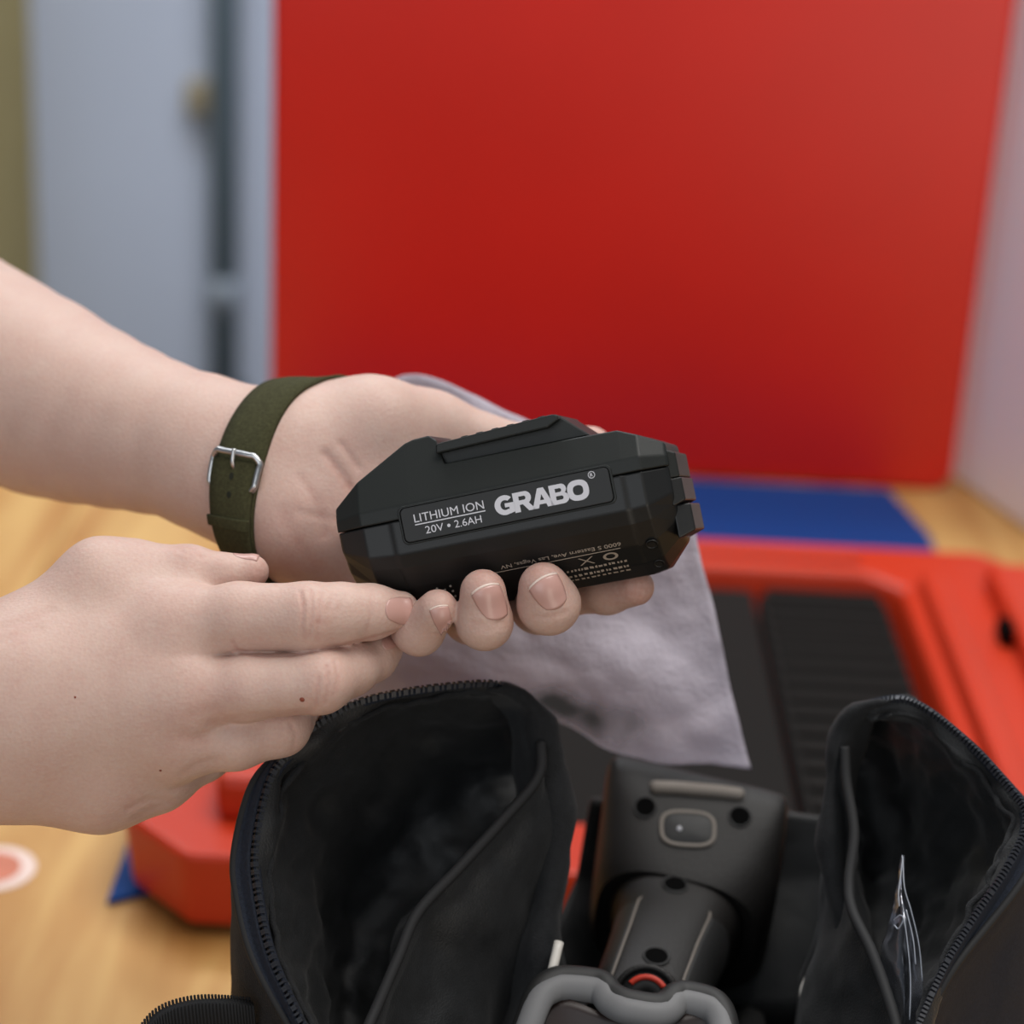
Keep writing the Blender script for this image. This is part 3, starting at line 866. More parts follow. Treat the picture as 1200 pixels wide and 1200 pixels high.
# watch head on the far side of the wrist
qc = around(np.array([PHB + math.pi]), 0.0, 1.5)[0]
dr = math.cos(PHB + math.pi) * e1 + math.sin(PHB + math.pi) * e2
tn = np.cross(dr, WA)
def watch_disc(name, r, h0, h1, m):
    seg = 40; v = []
    for h_ in (h0, h1):
        for a in np.linspace(0, 2 * math.pi, seg, endpoint=False): v.append(qc + r * (math.cos(a) * WA + math.sin(a) * tn) + dr * h_)
    return fix_normals(obj(name, cam2world(np.array(v)), [tuple(range(seg)), tuple(range(seg, 2 * seg))] + [(i, (i + 1) % seg, seg + (i + 1) % seg, seg + i) for i in range(seg)], m, watch, smooth=False, bevel=0.0006))
watch_disc('watch_case', 18, 0.5, 9, 'buckle_steel'); watch_disc('dial', 16, 9, 9.6, 'gap_black')

# ------------------------------------------------------------------ battery pack
YAW, INC = math.radians(11), math.radians(11.5)
BX = math.cos(YAW) * (math.cos(INC) * RT + math.sin(INC) * UP) - math.sin(YAW) * FW
BZ0 = -math.sin(INC) * RT + math.cos(INC) * UP
BZ = BZ0 - BX * np.dot(BZ0, BX)
TILT = math.radians(2)
BZ = math.cos(TILT) * BZ + math.sin(TILT) * FW; BZ -= BX * np.dot(BZ, BX); BZ /= np.linalg.norm(BZ)
BY = np.cross(BZ, BX)                       # away from the lens
BO = P(597, 594, 682)
def B(x, y, z): return BO + 0.001 * (x * BX + y * BY + z * BZ)
BM = Matrix(((BX[0], BY[0], BZ[0], BO[0]), (BX[1], BY[1], BZ[1], BO[1]), (BX[2], BY[2], BZ[2], BO[2]), (0, 0, 0, 1)))
batt = empty('battery_pack', tuple(B(0, 20, -29)))
tag(batt, 'black lithium power-tool battery with white lettering held in the hand', 'battery')

def blofts(sections, name, m, bevel=0.0009):
    n = len(sections[0][1]); V = []; F = []
    for x, pts in sections:
        for (y, z) in pts: V.append(B(x[1] if isinstance(x, tuple) else x, y, z))
    k = len(sections)
    for j in range(k - 1):
        F += [(j * n + i, j * n + (i + 1) % n, (j + 1) * n + (i + 1) % n, (j + 1) * n + i) for i in range(n)]
    F.append(tuple(range(n))[::-1]); F.append(tuple(range((k - 1) * n, k * n)))
    return fix_normals(obj(name, V, F, m, batt, smooth=False, bevel=bevel, bevel_seg=3, angle=12))
SE = 3.1      # seam height
BK = 52       # back of the pack
def up_sec(y0, zt, ins=0.0, ytop=None):
    """upper shell section: front leans back above the label"""
    zt = max(zt, SE + 1.5)
    zc = min(7.5, SE + (zt - SE) * 0.45)
    yt = y0 + 0.4 + (zt - zc) * 0.5 if ytop is None else ytop
    return [(y0, SE), (y0 + 0.4, zc), (yt, zt), (BK - ins - 0.4 - (zt - zc) * 0.5, zt), (BK - ins, zc), (BK - ins, SE)]
XS = [(-59.6, 8, 9.5, 9), (-58.8, 5.5, 11.0, 7), (-49.5, 0.3, 18.0, 2), (-32.5, 0, 27.6, 0), (-29.5, 0, 28.4, 0), (-24, 0, 28.6, 0), (-21.6, 0, 26.5, 0), (-19.6, 0, 18.2, 0),
      (28, 0, 17.6, 0), (38, 0, 17.3, 0), (44.0, 0.2, 14.6, 1), (51.4, 6.0, 10.8, 6), (52.0, 7.0, 10.0, 7)]
blofts([(x, up_sec(y, z, i)) for x, y, z, i in XS], 'upper_shell', 'black_plastic')
SL = 2.75
def lo_sec(y0, zb, ins):
    s = (SL - zb) / (SL + 29.0)
    f_ = lambda z: SL - (SL - z) * s
    return [(y0 + BK * 0 , SL), (y0 + 0.2, f_(-8.0)), (y0 + 2.6, f_(-12.5)), (y0 + 7.5 * s, f_(-19.0)), (y0 + 14.5 * s, f_(-25.0)), (y0 + 23 * s, f_(-29.0)),
            (BK - ins - 16, f_(-29.0)), (BK - ins - 4, f_(-20.0)), (BK - ins, SL)]
LS = [(-59.4, 8, -14.0, 9), (-58.4, 5.5, -17.0, 7), (-49.0, 0.6, -27.0, 2), (-40.5, 0.5, -29, 1), (-38.8, 0.0, -29.4, 0), (36.8, 0.0, -30.2, 0), (38.2, 0.5, -30.2, 0), (43.6, 0.6, -29.2, 1), (51.0, 6.5, -22, 6), (51.6, 7.5, -21, 7)]
blofts([(x, lo_sec(y, z, i)) for x, y, z, i in LS], 'lower_shell', 'black_plastic_lower')
blofts([(-54.0, [(8, 2), (8, 4), (44, 4), (44, 2)]), (-47, [(1.2, 2), (1.2, 4), (50, 4), (50, 2)]), (43.5, [(1.2, 2), (1.2, 4), (50, 4), (50, 2)]), (50.5, [(8, 2), (8, 4), (44, 4), (44, 2)])], 'seam_core', 'gap_black', bevel=0)

def bplate(name, pts, y0, y1, m, parent, bevel=0.0):
    n = len(pts); base = [B(x, y1, z) for x, z in pts] + [B(x, y0, z) for x, z in pts]
    f = [tuple(range(n)), tuple(range(n, 2 * n))[::-1]] + [(i, (i + 1) % n, n + (i + 1) % n, n + i) for i in range(n)]
    return fix_normals(obj(name, base, f, m, parent, smooth=False, bevel=bevel))
lp_g = rounded_rect(-36.6, 34.6, -5.6, 7.1, 2.2)
bplate('label_surround', lp_g, -0.25, 2.0, 'black_plastic', batt, 0.0003)
lp_k = rounded_rect(-35.9, 33.9, -5.1, 6.5, 1.9)
bplate('label_gap', lp_k, -0.29, 1.0, 'gap_black', batt)
lp = rounded_rect(-35.6, 33.6, -4.85, 6.25, 1.7)
plate = bplate('label_plate', lp, -0.55, 0.8, 'label_black', batt, 0.00025)
YP = -0.57

# lettering
def curve2d_mesh(splines, ext):
    cu = bpy.data.curves.new('tmp', 'CURVE'); cu.dimensions = '2D'; cu.fill_mode = 'BOTH'; cu.extrude = ext
    for sp in splines:
        s = cu.splines.new('POLY'); s.points.add(len(sp) - 1)
        for p, q in zip(s.points, sp): p.co = (q[0], q[1], 0, 1)
        s.use_cyclic_u = True
    return curve_to_vf(cu)
def curve_to_vf(cu):
    ob = bpy.data.objects.new('tmp', cu); COL.objects.link(ob)
    dg = bpy.context.evaluated_depsgraph_get(); dg.update()
    me = bpy.data.meshes.new_from_object(ob.evaluated_get(dg))
    v = [tuple(p.co) for p in me.vertices]; f = [tuple(p.vertices) for p in me.polygons]
    bpy.data.objects.remove(ob); bpy.data.meshes.remove(me)
    return v, f
def text_vf(body, size, bold=0.0, ext=0.02, space=1.0):
    cu = bpy.data.curves.new('tmp', 'FONT'); cu.body = body; cu.size = size; cu.offset = bold; cu.extrude = ext
    cu.space_character = space; cu.align_x = 'LEFT'; cu.resolution_u = 3
    return curve_to_vf(cu)
def fit(v, x0, x1, z0, z1):
    a = np.array(v); lo, hi = a.min(0), a.max(0)
    a[:, 0] = x0 + (a[:, 0] - lo[0]) / (hi[0] - lo[0]) * (x1 - x0)
    a[:, 1] = z0 + (a[:, 1] - lo[1]) / (hi[1] - lo[1]) * (z1 - z0)
    return a
def on_label(name, v, f, m='print_white', parent=None):
    V = [B(p[0], YP - p[2] * 0.5 - 0.02, p[1]) for p in v]
    return obj(name, V, f, m, parent or plate, smooth=False)
def arc(cx, cy, rx, ry, a0, a1, n=14):
    return [(cx + rx * math.cos(math.radians(a)), cy + ry * math.sin(math.radians(a))) for a in np.linspace(a0, a1, n)]
def sup(cx, cy, rx, ry, p=2.5, n=40):
    out = []
    for a in np.linspace(0, 2 * math.pi, n, endpoint=False):
        c_, s_ = math.cos(a), math.sin(a)
        out.append((cx + rx * abs(c_) ** (2 / p) * (1 if c_ >= 0 else -1), cy + ry * abs(s_) ** (2 / p) * (1 if s_ >= 0 else -1)))
    return out
LET = {
 'G': (1.08, [arc(.54, .5, .54, .5, 42, 290, 26) + [(.80, .04), (1.06, .10), (1.06, .58), (.54, .58), (.54, .38), (.76, .38), (.76, .26)] + arc(.56, .5, .25, .25, 300, 50, 18)]),
 'R': (1.02, [[(0, 0), (0, 1), (.62, 1)] + arc(.64, .68, .32, .32, 90, -60, 10) + [(1.10, 0), (.74, 0), (.47, .36), (.30, .36), (.30, 0)], [(.30, .58), (.30, .78), (.58, .78)] + arc(.58, .68, .09, .10, 80, -80, 6) + [(.58, .58)]]),
 'A': (1.12, [[(0, 0), (.42, 1), (.74, 1), (1.16, 0), (.82, 0), (.76, .18), (.40, .18), (.34, 0)], [(.47, .38), (.69, .38), (.58, .68)]]),
 'B': (.98, [[(0, 0), (0, 1), (.60, 1)] + arc(.62, .74, .28, .26, 90, -50, 10) + arc(.66, .28, .32, .28, 50, -90, 10), [(.30, .60), (.30, .79), (.56, .79)] + arc(.56, .695, .08, .095, 80, -80, 5) + [(.56, .60)], [(.30, .21), (.30, .41), (.60, .41)] + arc(.60, .31, .09, .10, 80, -80, 5) + [(.60, .21)]]),
 'O': (1.14, [sup(.57, .5, .57, .52), sup(.57, .5, .27, .25)]),
}
HL = 6.35; gx = -4.6; gz = -2.35
adv = {'G': 1.02, 'R': .93, 'A': 1.02, 'B': .93, 'O': 1.1}
tot = sum(adv.values()); sx = 30.8 / tot
for ch in 'GRABO':
    w_, spl = LET[ch]
    v, f = curve2d_mesh([[(x, y) for x, y in s] for s in spl], 0.01)
    dy = {'G': 0.0, 'O': 0.0}.get(ch, 0.0)
    V = [(gx + p[0] * sx, gz + p[1] * HL, p[2]) for p in v]
    on_label('letter', V, f)
    gx += adv[ch] * sx
v, f = text_vf('R', 1.0, 0.02, 0.01); on_label('registered_mark', fit(v, 27.65, 28.55, 4.2, 5.3), f)
v, f = curve2d_mesh([sup(28.1, 4.75, 1.15, 1.15, 2.0, 28), sup(28.1, 4.75, .93, .93, 2.0, 28)], 0.01); on_label('registered_mark', v, f)
def fit_text(body, x0, x1, z0, z1, bold, name='lettering'):
    v, f = text_vf(body, 1.0, bold, 0.01); on_label(name, fit(v, x0, x1, z0, z1), f)
fit_text('LITHIUM ION', -31.4, -8.0, 1.05, 3.75, 0.0)
fit_text('20V', -28.4, -22.3, -3.15, -0.75, 0.0)
fit_text('2.6AH', -18.6, -9.6, -3.15, -0.75, 0.0)
v, f = curve2d_mesh([[(-31.4, 0.15), (-7.8, 0.15), (-7.8, 0.5), (-31.4, 0.5)]], 0.01); on_label('rule', v, f)
v, f = curve2d_mesh([sup(-20.5, -1.95, .55, .55, 2, 18)], 0.01); on_label('bullet', v, f)

# printed rating label on the lower front slope (reads upside down from here)
yA, zA = 5.2, -15.8; yB, zB = 14.5, -25.0
sl = np.array([yB - yA, zB - zA]); SLn = np.linalg.norm(sl); sl /= SLn
nrm = np.array([sl[1], -sl[0]]);  nrm = nrm if nrm[0] < 0 else -nrm
def on_slope(x, s, lift=0.12):
    # follow the shell profile under the print
    q_ = lambda z: 2.75 - (2.75 - z) * 1.033
    prof = [(0.0, 2.6, q_(-12.5)), (8.1, 7.75, q_(-19.0)), (17.3, 15.0, q_(-25.0)), (26.7, 23.8, q_(-29.0))]
    s = s + 4.2
    for (s0, y0, z0), (s1, y1, z1) in zip(prof[:-1], prof[1:]):
        if s <= s1: break
    t_ = (s - s0) / (s1 - s0)
    n2 = np.array([-(z0 - z1), -(y1 - y0)]); n2 /= np.linalg.norm(n2)
    return B(x, y0 + (y1 - y0) * t_ + n2[0] * lift, z0 + (z1 - z0) * t_ + n2[1] * lift)
rl = empty('rating_print', (0, 0, 0)); rl.parent = batt
rl.location = (0, 0, 0)
def slope_print(v, f, x0, x1, s0, s1, flip=True, name='small_print'):
    a = fit(v, 0, 1, 0, 1)
    V = []
    for p in a:
        x = x1 - p[0] * (x1 - x0) if flip else x0 + p[0] * (x1 - x0)
        s = s0 + p[1] * (s1 - s0) if flip else s1 - p[1] * (s1 - s0)
        V.append(on_slope(x, s, 0.22 + 0.03 * (p[2] > 0)))
    return obj(name, V, f, 'print_grey', batt, smooth=False)
bpy.data.objects.remove(rl)
v, f = text_vf('6000 S Eastern Ave, Las Vegas, NV', 1.0, 0.01, 0.01); slope_print(v, f, -8, 32, 1.0, 2.9)
v, f = curve2d_mesh([[(0, 0), (1, 0), (1, 1), (0, 1)]], 0.01); slope_print(v, f, -19, 31.5, 3.6, 3.9, name='rule')
v, f = curve2d_mesh([sup(0, 0, 1, 1, 2, 20), sup(0, 0, .62, .62, 2, 20)], 0.01); slope_print(v, f, 25, 30, 4.8, 8.3, name='symbol')
v, f = curve2d_mesh([[(0, 0), (.12, 0), (.5, .42), (.88, 0), (1, 0), (.58, .5), (1, 1), (.88, 1), (.5, .58), (.12, 1), (0, 1), (.42, .5)]], 0.01); slope_print(v, f, 17, 22, 4.8, 8.3, name='symbol')
rq = random.Random(11)
for s0, x0 in ((9.4, 12), (12.0, 12), (14.6, 8)):          # lines too small to read: broken dashes of ink
    bars_, xx = [], 0.0
    while xx < 20:
        wq = rq.uniform(0.5, 1.3)
        bars_.append([(xx, rq.uniform(0, .25)), (xx + wq, rq.uniform(0, .25)), (xx + wq, rq.uniform(.75, 1)), (xx, rq.uniform(.75, 1))]); xx += wq + rq.uniform(0.3, 0.8)
    v, f = curve2d_mesh(bars_, 0.01); slope_print(v, f, x0, 32, s0, s0 + 1.3)
# tactile dots at the lower left
for i in range(4):
    for j in range(3 if i % 2 else 2):
        c = on_slope(-33 + i * 2.3, 6.0 + j * 2.6 + (0 if i % 2 else 1.3), 0.0)
        r_ = 0.45; v = []
        for q in range(8): v.append(c + 0.001 * (r_ * math.cos(q * math.pi / 4) * BX + r_ * math.sin(q * math.pi / 4) * BZ) - BY * 0.0001)
        v.append(c - BY * 0.0006 - BZ * 0.0003)
        obj('grip_dot', v, [(q, (q + 1) % 8, 8) for q in range(8)], 'print_grey', batt)

# sliding rail on top with a dark slot under its lip
def bprism(name, prof, y0, y1, m, parent=batt, bevel=0.0006, taper=0.0):
    n = len(prof); V = [B(x, y0, z) for x, z in prof] + [B(x, y1, z) for x, z in prof]
    f = [tuple(range(n)), tuple(range(n, 2 * n))[::-1]] + [(i, (i + 1) % n, n + (i + 1) % n, n + i) for i in range(n)]
    return fix_normals(obj(name, V, f, m, parent, smooth=False, bevel=bevel, bevel_seg=2))
bprism('rail', [(-21.6, 21.8), (-21.0, 25.0), (18.0, 26.6), (20.0, 26.3), (20.4, 24.6), (16.0, 22.6)], 5.0, 47.0, 'black_plastic')
bprism('rail_stem', [(-21.5, 17.8), (-21.5, 23.5), (17.5, 25.4), (20, 26.0), (29.0, 17.6)], 9.0, 43.0, 'black_plastic')
for k in range(6):
    x = -13 + k * 5.2
    bprism('rail_notch', [(x, 25.2 + k * .21), (x + .5, 25.72 + k * .21), (x + 2.5, 25.8 + k * .21), (x + 3.0, 25.3 + k * .21)], 6.5, 45, 'black_plastic', bevel=0.0002)

# end cap with the release latch at the right
def bsolid(name, secs, m, bevel=0.0008):
    return blofts(secs, name, m, bevel)
bsolid('end_cap', [(50.5, [(8.5, -0.9), (8.5, 8.8), (43, 8.8), (43, -0.9)]), (54.4, [(10, -0.9), (10, 7.0), (41.5, 7.0), (41.5, -0.9)])], 'black_plastic', 0.0005)
bsolid('end_cap', [(50.5, [(8.5, -10.0), (8.5, -1.1), (43, -1.1), (43, -10.0)]), (54.8, [(10, -8.6), (10, -1.1), (41.5, -1.1), (41.5, -8.6)])], 'black_plastic_lower', 0.0005)
bsolid('release_latch', [(50.0, [(11, -20.5), (11, -9.4), (41, -9.4), (41, -20.5)]), (55.8, [(12.5, -18.6), (12.5, -9.8), (39.5, -9.8), (39.5, -18.6)])], 'black_plastic_lower', 0.0006)
# screws in the lower shell
def bscrew(x, s, r=2.1):
    c = on_slope(x, s, 0.0); nx = -0.7 * BY - 0.7 * BZ; nx /= np.linalg.norm(nx)
    a = BX; b = np.cross(nx, a); seg = 20; v = []
    for rr_, hh in ((1.0, .00005), (1.0, .0003), (0.72, .0003), (0.66, -.0004)):
        for q in range(seg): v.append(c + 0.001 * r * rr_ * (math.cos(q * 2 * math.pi / seg) * a + math.sin(q * 2 * math.pi / seg) * b) + nx * hh)
    f = grid_faces(seg, 4, wrap_u=True) + [tuple(range(3 * seg, 4 * seg))]
    o_ = fix_normals(obj('screw_socket', v, f, 'black_plastic_lower', batt))
    v = [c + 0.001 * r * .62 * (math.cos(q * 2 * math.pi / seg) * a + math.sin(q * 2 * math.pi / seg) * b) + nx * .0003 for q in range(seg)]
    obj('screw', v, [tuple(range(seg))], 'screw_steel', o_, smooth=False)
bscrew(41.5, 5.0); bscrew(41.5, 15.5, 1.8)
bscrew(-48.5, 6.0, 1.6)

# ------------------------------------------------------------------ thin foam pouch hanging behind the hand
gr = loft([[P(420, 500, 862), P(482, 438, 838), P(602, 487, 824), P(720, 540, 818), P(812, 602, 812)],
           [P(415, 570, 862), P(490, 560, 827), P(600, 590, 818), P(720, 620, 812), P(820, 650, 810)],
           [P(405, 680, 862), P(490, 690, 824), P(600, 710, 814), P(720, 720, 816), P(838, 720, 808)],
           [P(395, 780, 860), P(480, 780, 824), P(600, 790, 818), P(730, 800, 810), P(858, 812, 812)],
           [P(405, 842, 858), P(500, 815, 828), P(620, 836, 824), P(745, 884, 818), P(880, 902, 812)]], 70, 60)
gr = wrinkle(gr, 0.0040, 24, 3); gr = wrinkle(gr, 0.0012, 80, 7)
o = sheet('foam_pouch', gr, 'pouch_foam', solid=0.0012); tag(o, 'crumpled thin white translucent foam wrap hanging behind the battery hand', 'foam wrap')
th = np.zeros((60, 70))
for j in range(60):
    for i in range(70):
        u, w_ = i / 69, j / 59
        th[j, i] = 1.75 * math.exp(-((u - 0.62) / 0.24) ** 2 - ((w_ - 0.90) / 0.13) ** 2)
at = o.data.attributes.new('thin', 'FLOAT', 'POINT'); at.data.foreach_set('value', th.reshape(-1).astype(np.float32))

# ------------------------------------------------------------------ tool bag
bag = empty('tool_bag', tuple(np.array([0.05, 0.64, T])))
tag(bag, 'open black nylon tool bag with two unzipped end pockets in front', 'bag')
def PP(l): return [P(*q) for q in l]
rng = random.Random(4)
def end_pocket(zipc, piping, centre, side, inner_shift, right_edge):
    z = np.array(zipc, dtype=float); p = np.array(piping, dtype=float)
    # lining from the zip, inward and down into the pocket, up to the piped divider
    n = 60
    zc, pc = catmull(z, n), catmull(p, n)
    def mid(t_, dd, sx=0, sy=0):
        m = zc * (1 - t_) + pc * t_; m = m.copy(); m[:, 2] += dd; m[:, 0] += sx; m[:, 1] += sy; return m
    rows = [mid(0.0, 0), mid(0.07, 2.5), mid(0.12, 7), mid(0.30, 30), mid(0.62, 58, 0, 12), mid(0.90, 52, 0, 25), mid(1.0, 26, 0, 32)]
    g_ = loft([[P(*q) for q in r] for r in rows], 90, 54)
    def fd(u, w_): return min(1.0, w_ * 5) * (1.0 if 0.02 < u < 0.98 else 0.5)
    g_ = wrinkle(g_, 0.0065, 22, side, fd); g_ = wrinkle(g_, 0.0024, 70, side + 5, fd)
    lin_ = sheet('lining', g_, 'nylon_lining', bag, solid=0.001)
    # gathered seam a little inside the zip
    seam = mid(0.095, 3.2)
    sp = catmull(np.array([P(*q) for q in seam]), 160)
    jit = np.array([[noise.noise(Vector((i * .16, side * 9.1, 0))) * .0022, noise.noise(Vector((i * .16, side * 9.1, 5))) * .001, noise.noise(Vector((i * .16, side * 9.1, 9))) * .0022] for i in range(160)])
    tube('gathered_seam', sp + jit, 0.0011, 'nylon_black', lin_, seg=6)
    # outer wall
    out1 = zc.copy(); dirn = zc[:, :2] - np.array(centre); dirn /= np.linalg.norm(dirn, axis=1, keepdims=True)
    w_ = np.clip(side * dirn[:, 0], 0, 1)
    out1[:, 0] += side * 26 * w_; out1[:, 1] += 14 + 8 * w_; out1[:, 2] += 10 + 6 * w_ + 62 * np.clip(-dirn[:, 1], 0, 1) ** 1.5 * (1 - 0.75 * w_)
    q0 = np.array([P(*q) for q in zc]); q1 = np.array([P(*q) for q in out1])
    q2 = q1.copy(); q2[:, 2] = T + 0.05 + 0.3 * (q1[:, 2] - T - 0.05).clip(0, .1); q2[:, 0] += side * 0.004
    q3 = q2.copy(); q3[:, 2] = T + 0.002
    ow = loft([q0, q0 * .6 + q1 * .4, q1, q1 * .7 + q2 * .3, q1 * .35 + q2 * .65, q2, q3], 90, 49, linear=True)
    ow = wrinkle(ow, 0.002, 22, side + 11, lambda u, v_: min(1, max(0, v_ - .15) * 4))
    wall = sheet('end_wall', ow, 'nylon_blue_black' if side > 0 else 'nylon_black', bag, solid=0.0014)
    # piped outer edge of the zip band
    k0 = int(n * 0.62); eb = zc[:k0].copy(); wb = np.clip(side * dirn[:k0, 0], 0.25, 1)
    eb[:, 0] += side * 24 * wb; eb[:, 1] += 8; eb[:, 2] += 3.0
    tube('band_piping', catmull(np.array([P(*q) for q in eb]), 90), 0.0014, 'piping_black', bag, seg=8)
    b_mid = (eb + zc[:k0]) / 2; b_mid[:, 2] += 1.5; b_mid += (eb - zc[:k0]) * 0.1
    bs = loft([[P(*q) for q in eb], [P(*q) for q in b_mid], [P(*q) for q in (zc[:k0] + (eb - zc[:k0]) * 0.12)]], 70, 9)
    sheet('zip_band', bs, 'nylon_blue_black', bag, solid=0.0012)
    # zip: tape and teeth
    zp = catmull(np.array([P(*q) for q in zc]), 240)
    zp_in = catmull(np.array([P(*q) for q in mid(0.035, 1.0)]), 240)
    tape = np.array([zp + (zp - zp_in) * 0.25, zp, zp_in])
    zt = sheet('zip_tape', loft(list(tape), 200, 7), 'nylon_blue_black', bag, solid=0.0009)
    zl = np.concatenate([[0], np.cumsum(np.linalg.norm(np.diff(zp, axis=0), axis=1))])
    nt_ = int(zl[-1] / 0.0014); parts = []
    for k in range(nt_):
        s_ = (k + .5) / nt_ * zl[-1]; i = min(np.searchsorted(zl, s_), len(zp) - 2)
        tg = zp[min(i + 1, len(zp) - 1)] - zp[i - 1 if i else 0]; tg /= np.linalg.norm(tg)
        ins = zp_in[i] - zp[i]; ins -= tg * (ins @ tg); ins /= np.linalg.norm(ins); nn2 = np.cross(tg, ins)
        c_ = zp[i] + ins * 0.0002 - FW * 0.0007
        a_, b_, e_ = tg * 0.0004, ins * 0.0010, nn2 * 0.0009
        vv = [c_ + sa * a_ + sb * b_ + se * e_ for se in (-1, 1) for sa, sb in ((-1, -1), (1, -1), (1, 1), (-1, 1))]
        parts.append((vv, [(0, 3, 2, 1), (4, 5, 6, 7), (0, 1, 5, 4), (1, 2, 6, 5), (2, 3, 7, 6), (3, 0, 4, 7)]))
    v_, f_ = merge(parts)
    te = obj('zip_teeth', v_, f_, 'zip_tooth', zt, smooth=False); te['kind'] = 'stuff'
    # piped divider towards the middle compartment
    pcw = np.array([P(*q) for q in pc])
    d1 = pc.copy(); d1[:, 0] += inner_shift * 0.22; d1[:, 1] += 34; d1[:, 2] += 6
    d2 = pc.copy(); d2[:, 0] += inner_shift * np.linspace(1.9, 0.5, n); d2[:, 1] += 105; d2[:, 2] += 26
    w2 = np.array([P(*q) for q in d2]); w3 = w2.copy(); w3[:, 2] = T + 0.03
    dv = loft([pcw, np.array([P(*q) for q in d1]), w2, w3], 70, 40, linear=True)
    dv = wrinkle(dv, 0.0045, 24, side + 21, lambda u, v_: min(1, v_ * 5))
    sheet('divider', dv, 'nylon_lining', bag, solid=0.0012)
    tube('piping', catmull(pcw, 100), 0.0019, 'piping_black', bag, seg=8)
    # folded far edge of the pocket
    re_ = np.array(right_edge, dtype=float); a = catmull(re_, 40)
    b1 = a.copy(); b1[:, 0] -= inner_shift * 0.42; b1[:, 2] -= 4
    b2 = a.copy(); b2[:, 0] -= inner_shift * 0.9; b2[:, 2] += 14
    b0 = a.copy(); b0[:, 0] -= inner_shift * 0.2; b0[:, 2] += 22
    fe = loft([[P(*q) for q in b0], [P(*q) for q in a], [P(*q) for q in b1], [P(*q) for q in b2]], 50, 24)
    fe = wrinkle(fe, 0.0028, 40, side + 31)
    sheet('pocket_fold', fe, 'nylon_black', bag, solid=0.0016)

zipL = [(386, 1260, 664), (355, 1200, 672), (317, 1116, 682), (301, 1041, 690), (299, 990, 694), (315, 915, 700), (341, 878, 704), (369, 850, 708), (420, 822, 715), (485, 808, 722), (560, 800, 730), (590, 803, 734), (618, 815, 738)]
pipL = [(415, 1260, 672), (429, 1210, 678), (443, 1177, 684), (467, 1121, 692), (490, 1069, 700), (537, 1018, 708), (588, 962, 718), (630, 911, 728), (634, 870, 734)]
end_pocket(zipL, pipL, (480, 1010), -1, 60, [(596, 805, 736), (625, 816, 738), (649, 841, 740), (656, 897, 742), (667, 957, 742), (665, 1013, 740), (656, 1062, 738), (648, 1120, 735), (640, 1190, 730), (630, 1270, 722)])
zipR = [(1054, 1260, 662), (1076, 1200, 670), (1107, 1130, 680), (1139, 1077, 688), (1174, 1025, 694), (1196, 985, 700), (1203, 962, 704), (1198, 942, 708), (1181, 920, 714), (1146, 881, 722), (1097, 839, 732), (1062, 820, 738), (1034, 821, 742), (1008, 828, 745)]
pipR = [(1060, 1260, 676), (1051, 1205, 685), (1037, 1158, 695), (1020, 1112, 705), (999, 1067, 718), (995, 1032, 726), (1001, 976, 734), (992, 915, 742), (990, 875, 745)]
end_pocket(zipR, pipR, (1060, 1010), 1, -50, [(1030, 822, 744), (1005, 826, 746), (984, 838, 748), (972, 866, 750), (962, 920, 750), (959, 976, 748), (964, 1032, 745), (974, 1075, 740), (986, 1125, 735), (1000, 1190, 728), (1010, 1270, 720)])

# centre compartment: back wall, floor, front wall
bw_ = loft([[P(692, 935, 842), P(800, 935, 850), P(985, 960, 842)], [P(676, 1030, 842), P(800, 1030, 850), P(985, 1030, 842)], [P(650, 1085, 835), P(800, 1085, 845), P(985, 1085, 835)], [P(640, 1180, 825), P(800, 1180, 835), P(985, 1180, 825)],
            [np.array([0.02, 0.70, T + .004]), np.array([0.07, 0.71, T + .004]), np.array([0.125, 0.70, T + .004])]], 40, 40, linear=True)
sheet('back_wall', wrinkle(bw_, .002, 30, 2), 'nylon_lining', bag, solid=0.0015)
box('bag_floor', -0.055, 0.150, 0.565, 0.70, T + 0.001, T + 0.012, 'nylon_black', bag, bevel=0.004)
fwv = loft([[P(372, 1262, 664), P(720, 1330, 655), P(1062, 1262, 662)], [P(380, 1340, 668), P(720, 1400, 655), P(1050, 1340, 668)],
            [np.array([-0.055, .56, T + .003]), np.array([.05, .555, T + .003]), np.array([.15, .56, T + .003])]], 40, 24)
sheet('front_wall', wrinkle(fwv, .0015, 25, 9), 'nylon_black', bag, solid=0.0016)

# webbing handle at the lower left
def webbing():
    pts = [P(150, 1245, 676), P(168, 1206, 677), P(190, 1183, 679), P(225, 1172, 682), (P(262, 1171, 686)), P(296, 1174, 692)]
    c_ = catmull(np.array(pts), 90)
    wd = RT * 0.000 + (FW * 0.55 - UP * 0.83) * 0.024
    rows = []
    for t_ in np.linspace(0, 1, 5): rows.append(c_ + wd * t_)
    gr_ = np.array(rows)
    o_ = sheet('webbing_handle', gr_, 'webbing', bag, solid=0.0018)
    parts = []
    for i in range(0, 89, 2):
        a_ = c_[i]; tg = c_[min(i + 1, 89)] - c_[i]; tg /= np.linalg.norm(tg)
        nrm_ = np.cross(tg, wd); nrm_ /= np.linalg.norm(nrm_)
        for h_ in (-.0018, 0.0, .0018):
            parts.append(tube_vf([a_ + nrm_ * h_, a_ + wd * .5 + nrm_ * h_, a_ + wd + nrm_ * h_], 0.00045, 6))
    v_, f_ = merge(parts)
    r_ = obj('ribs', v_, f_, 'webbing', o_, smooth=True); r_['kind'] = 'stuff'
webbing()

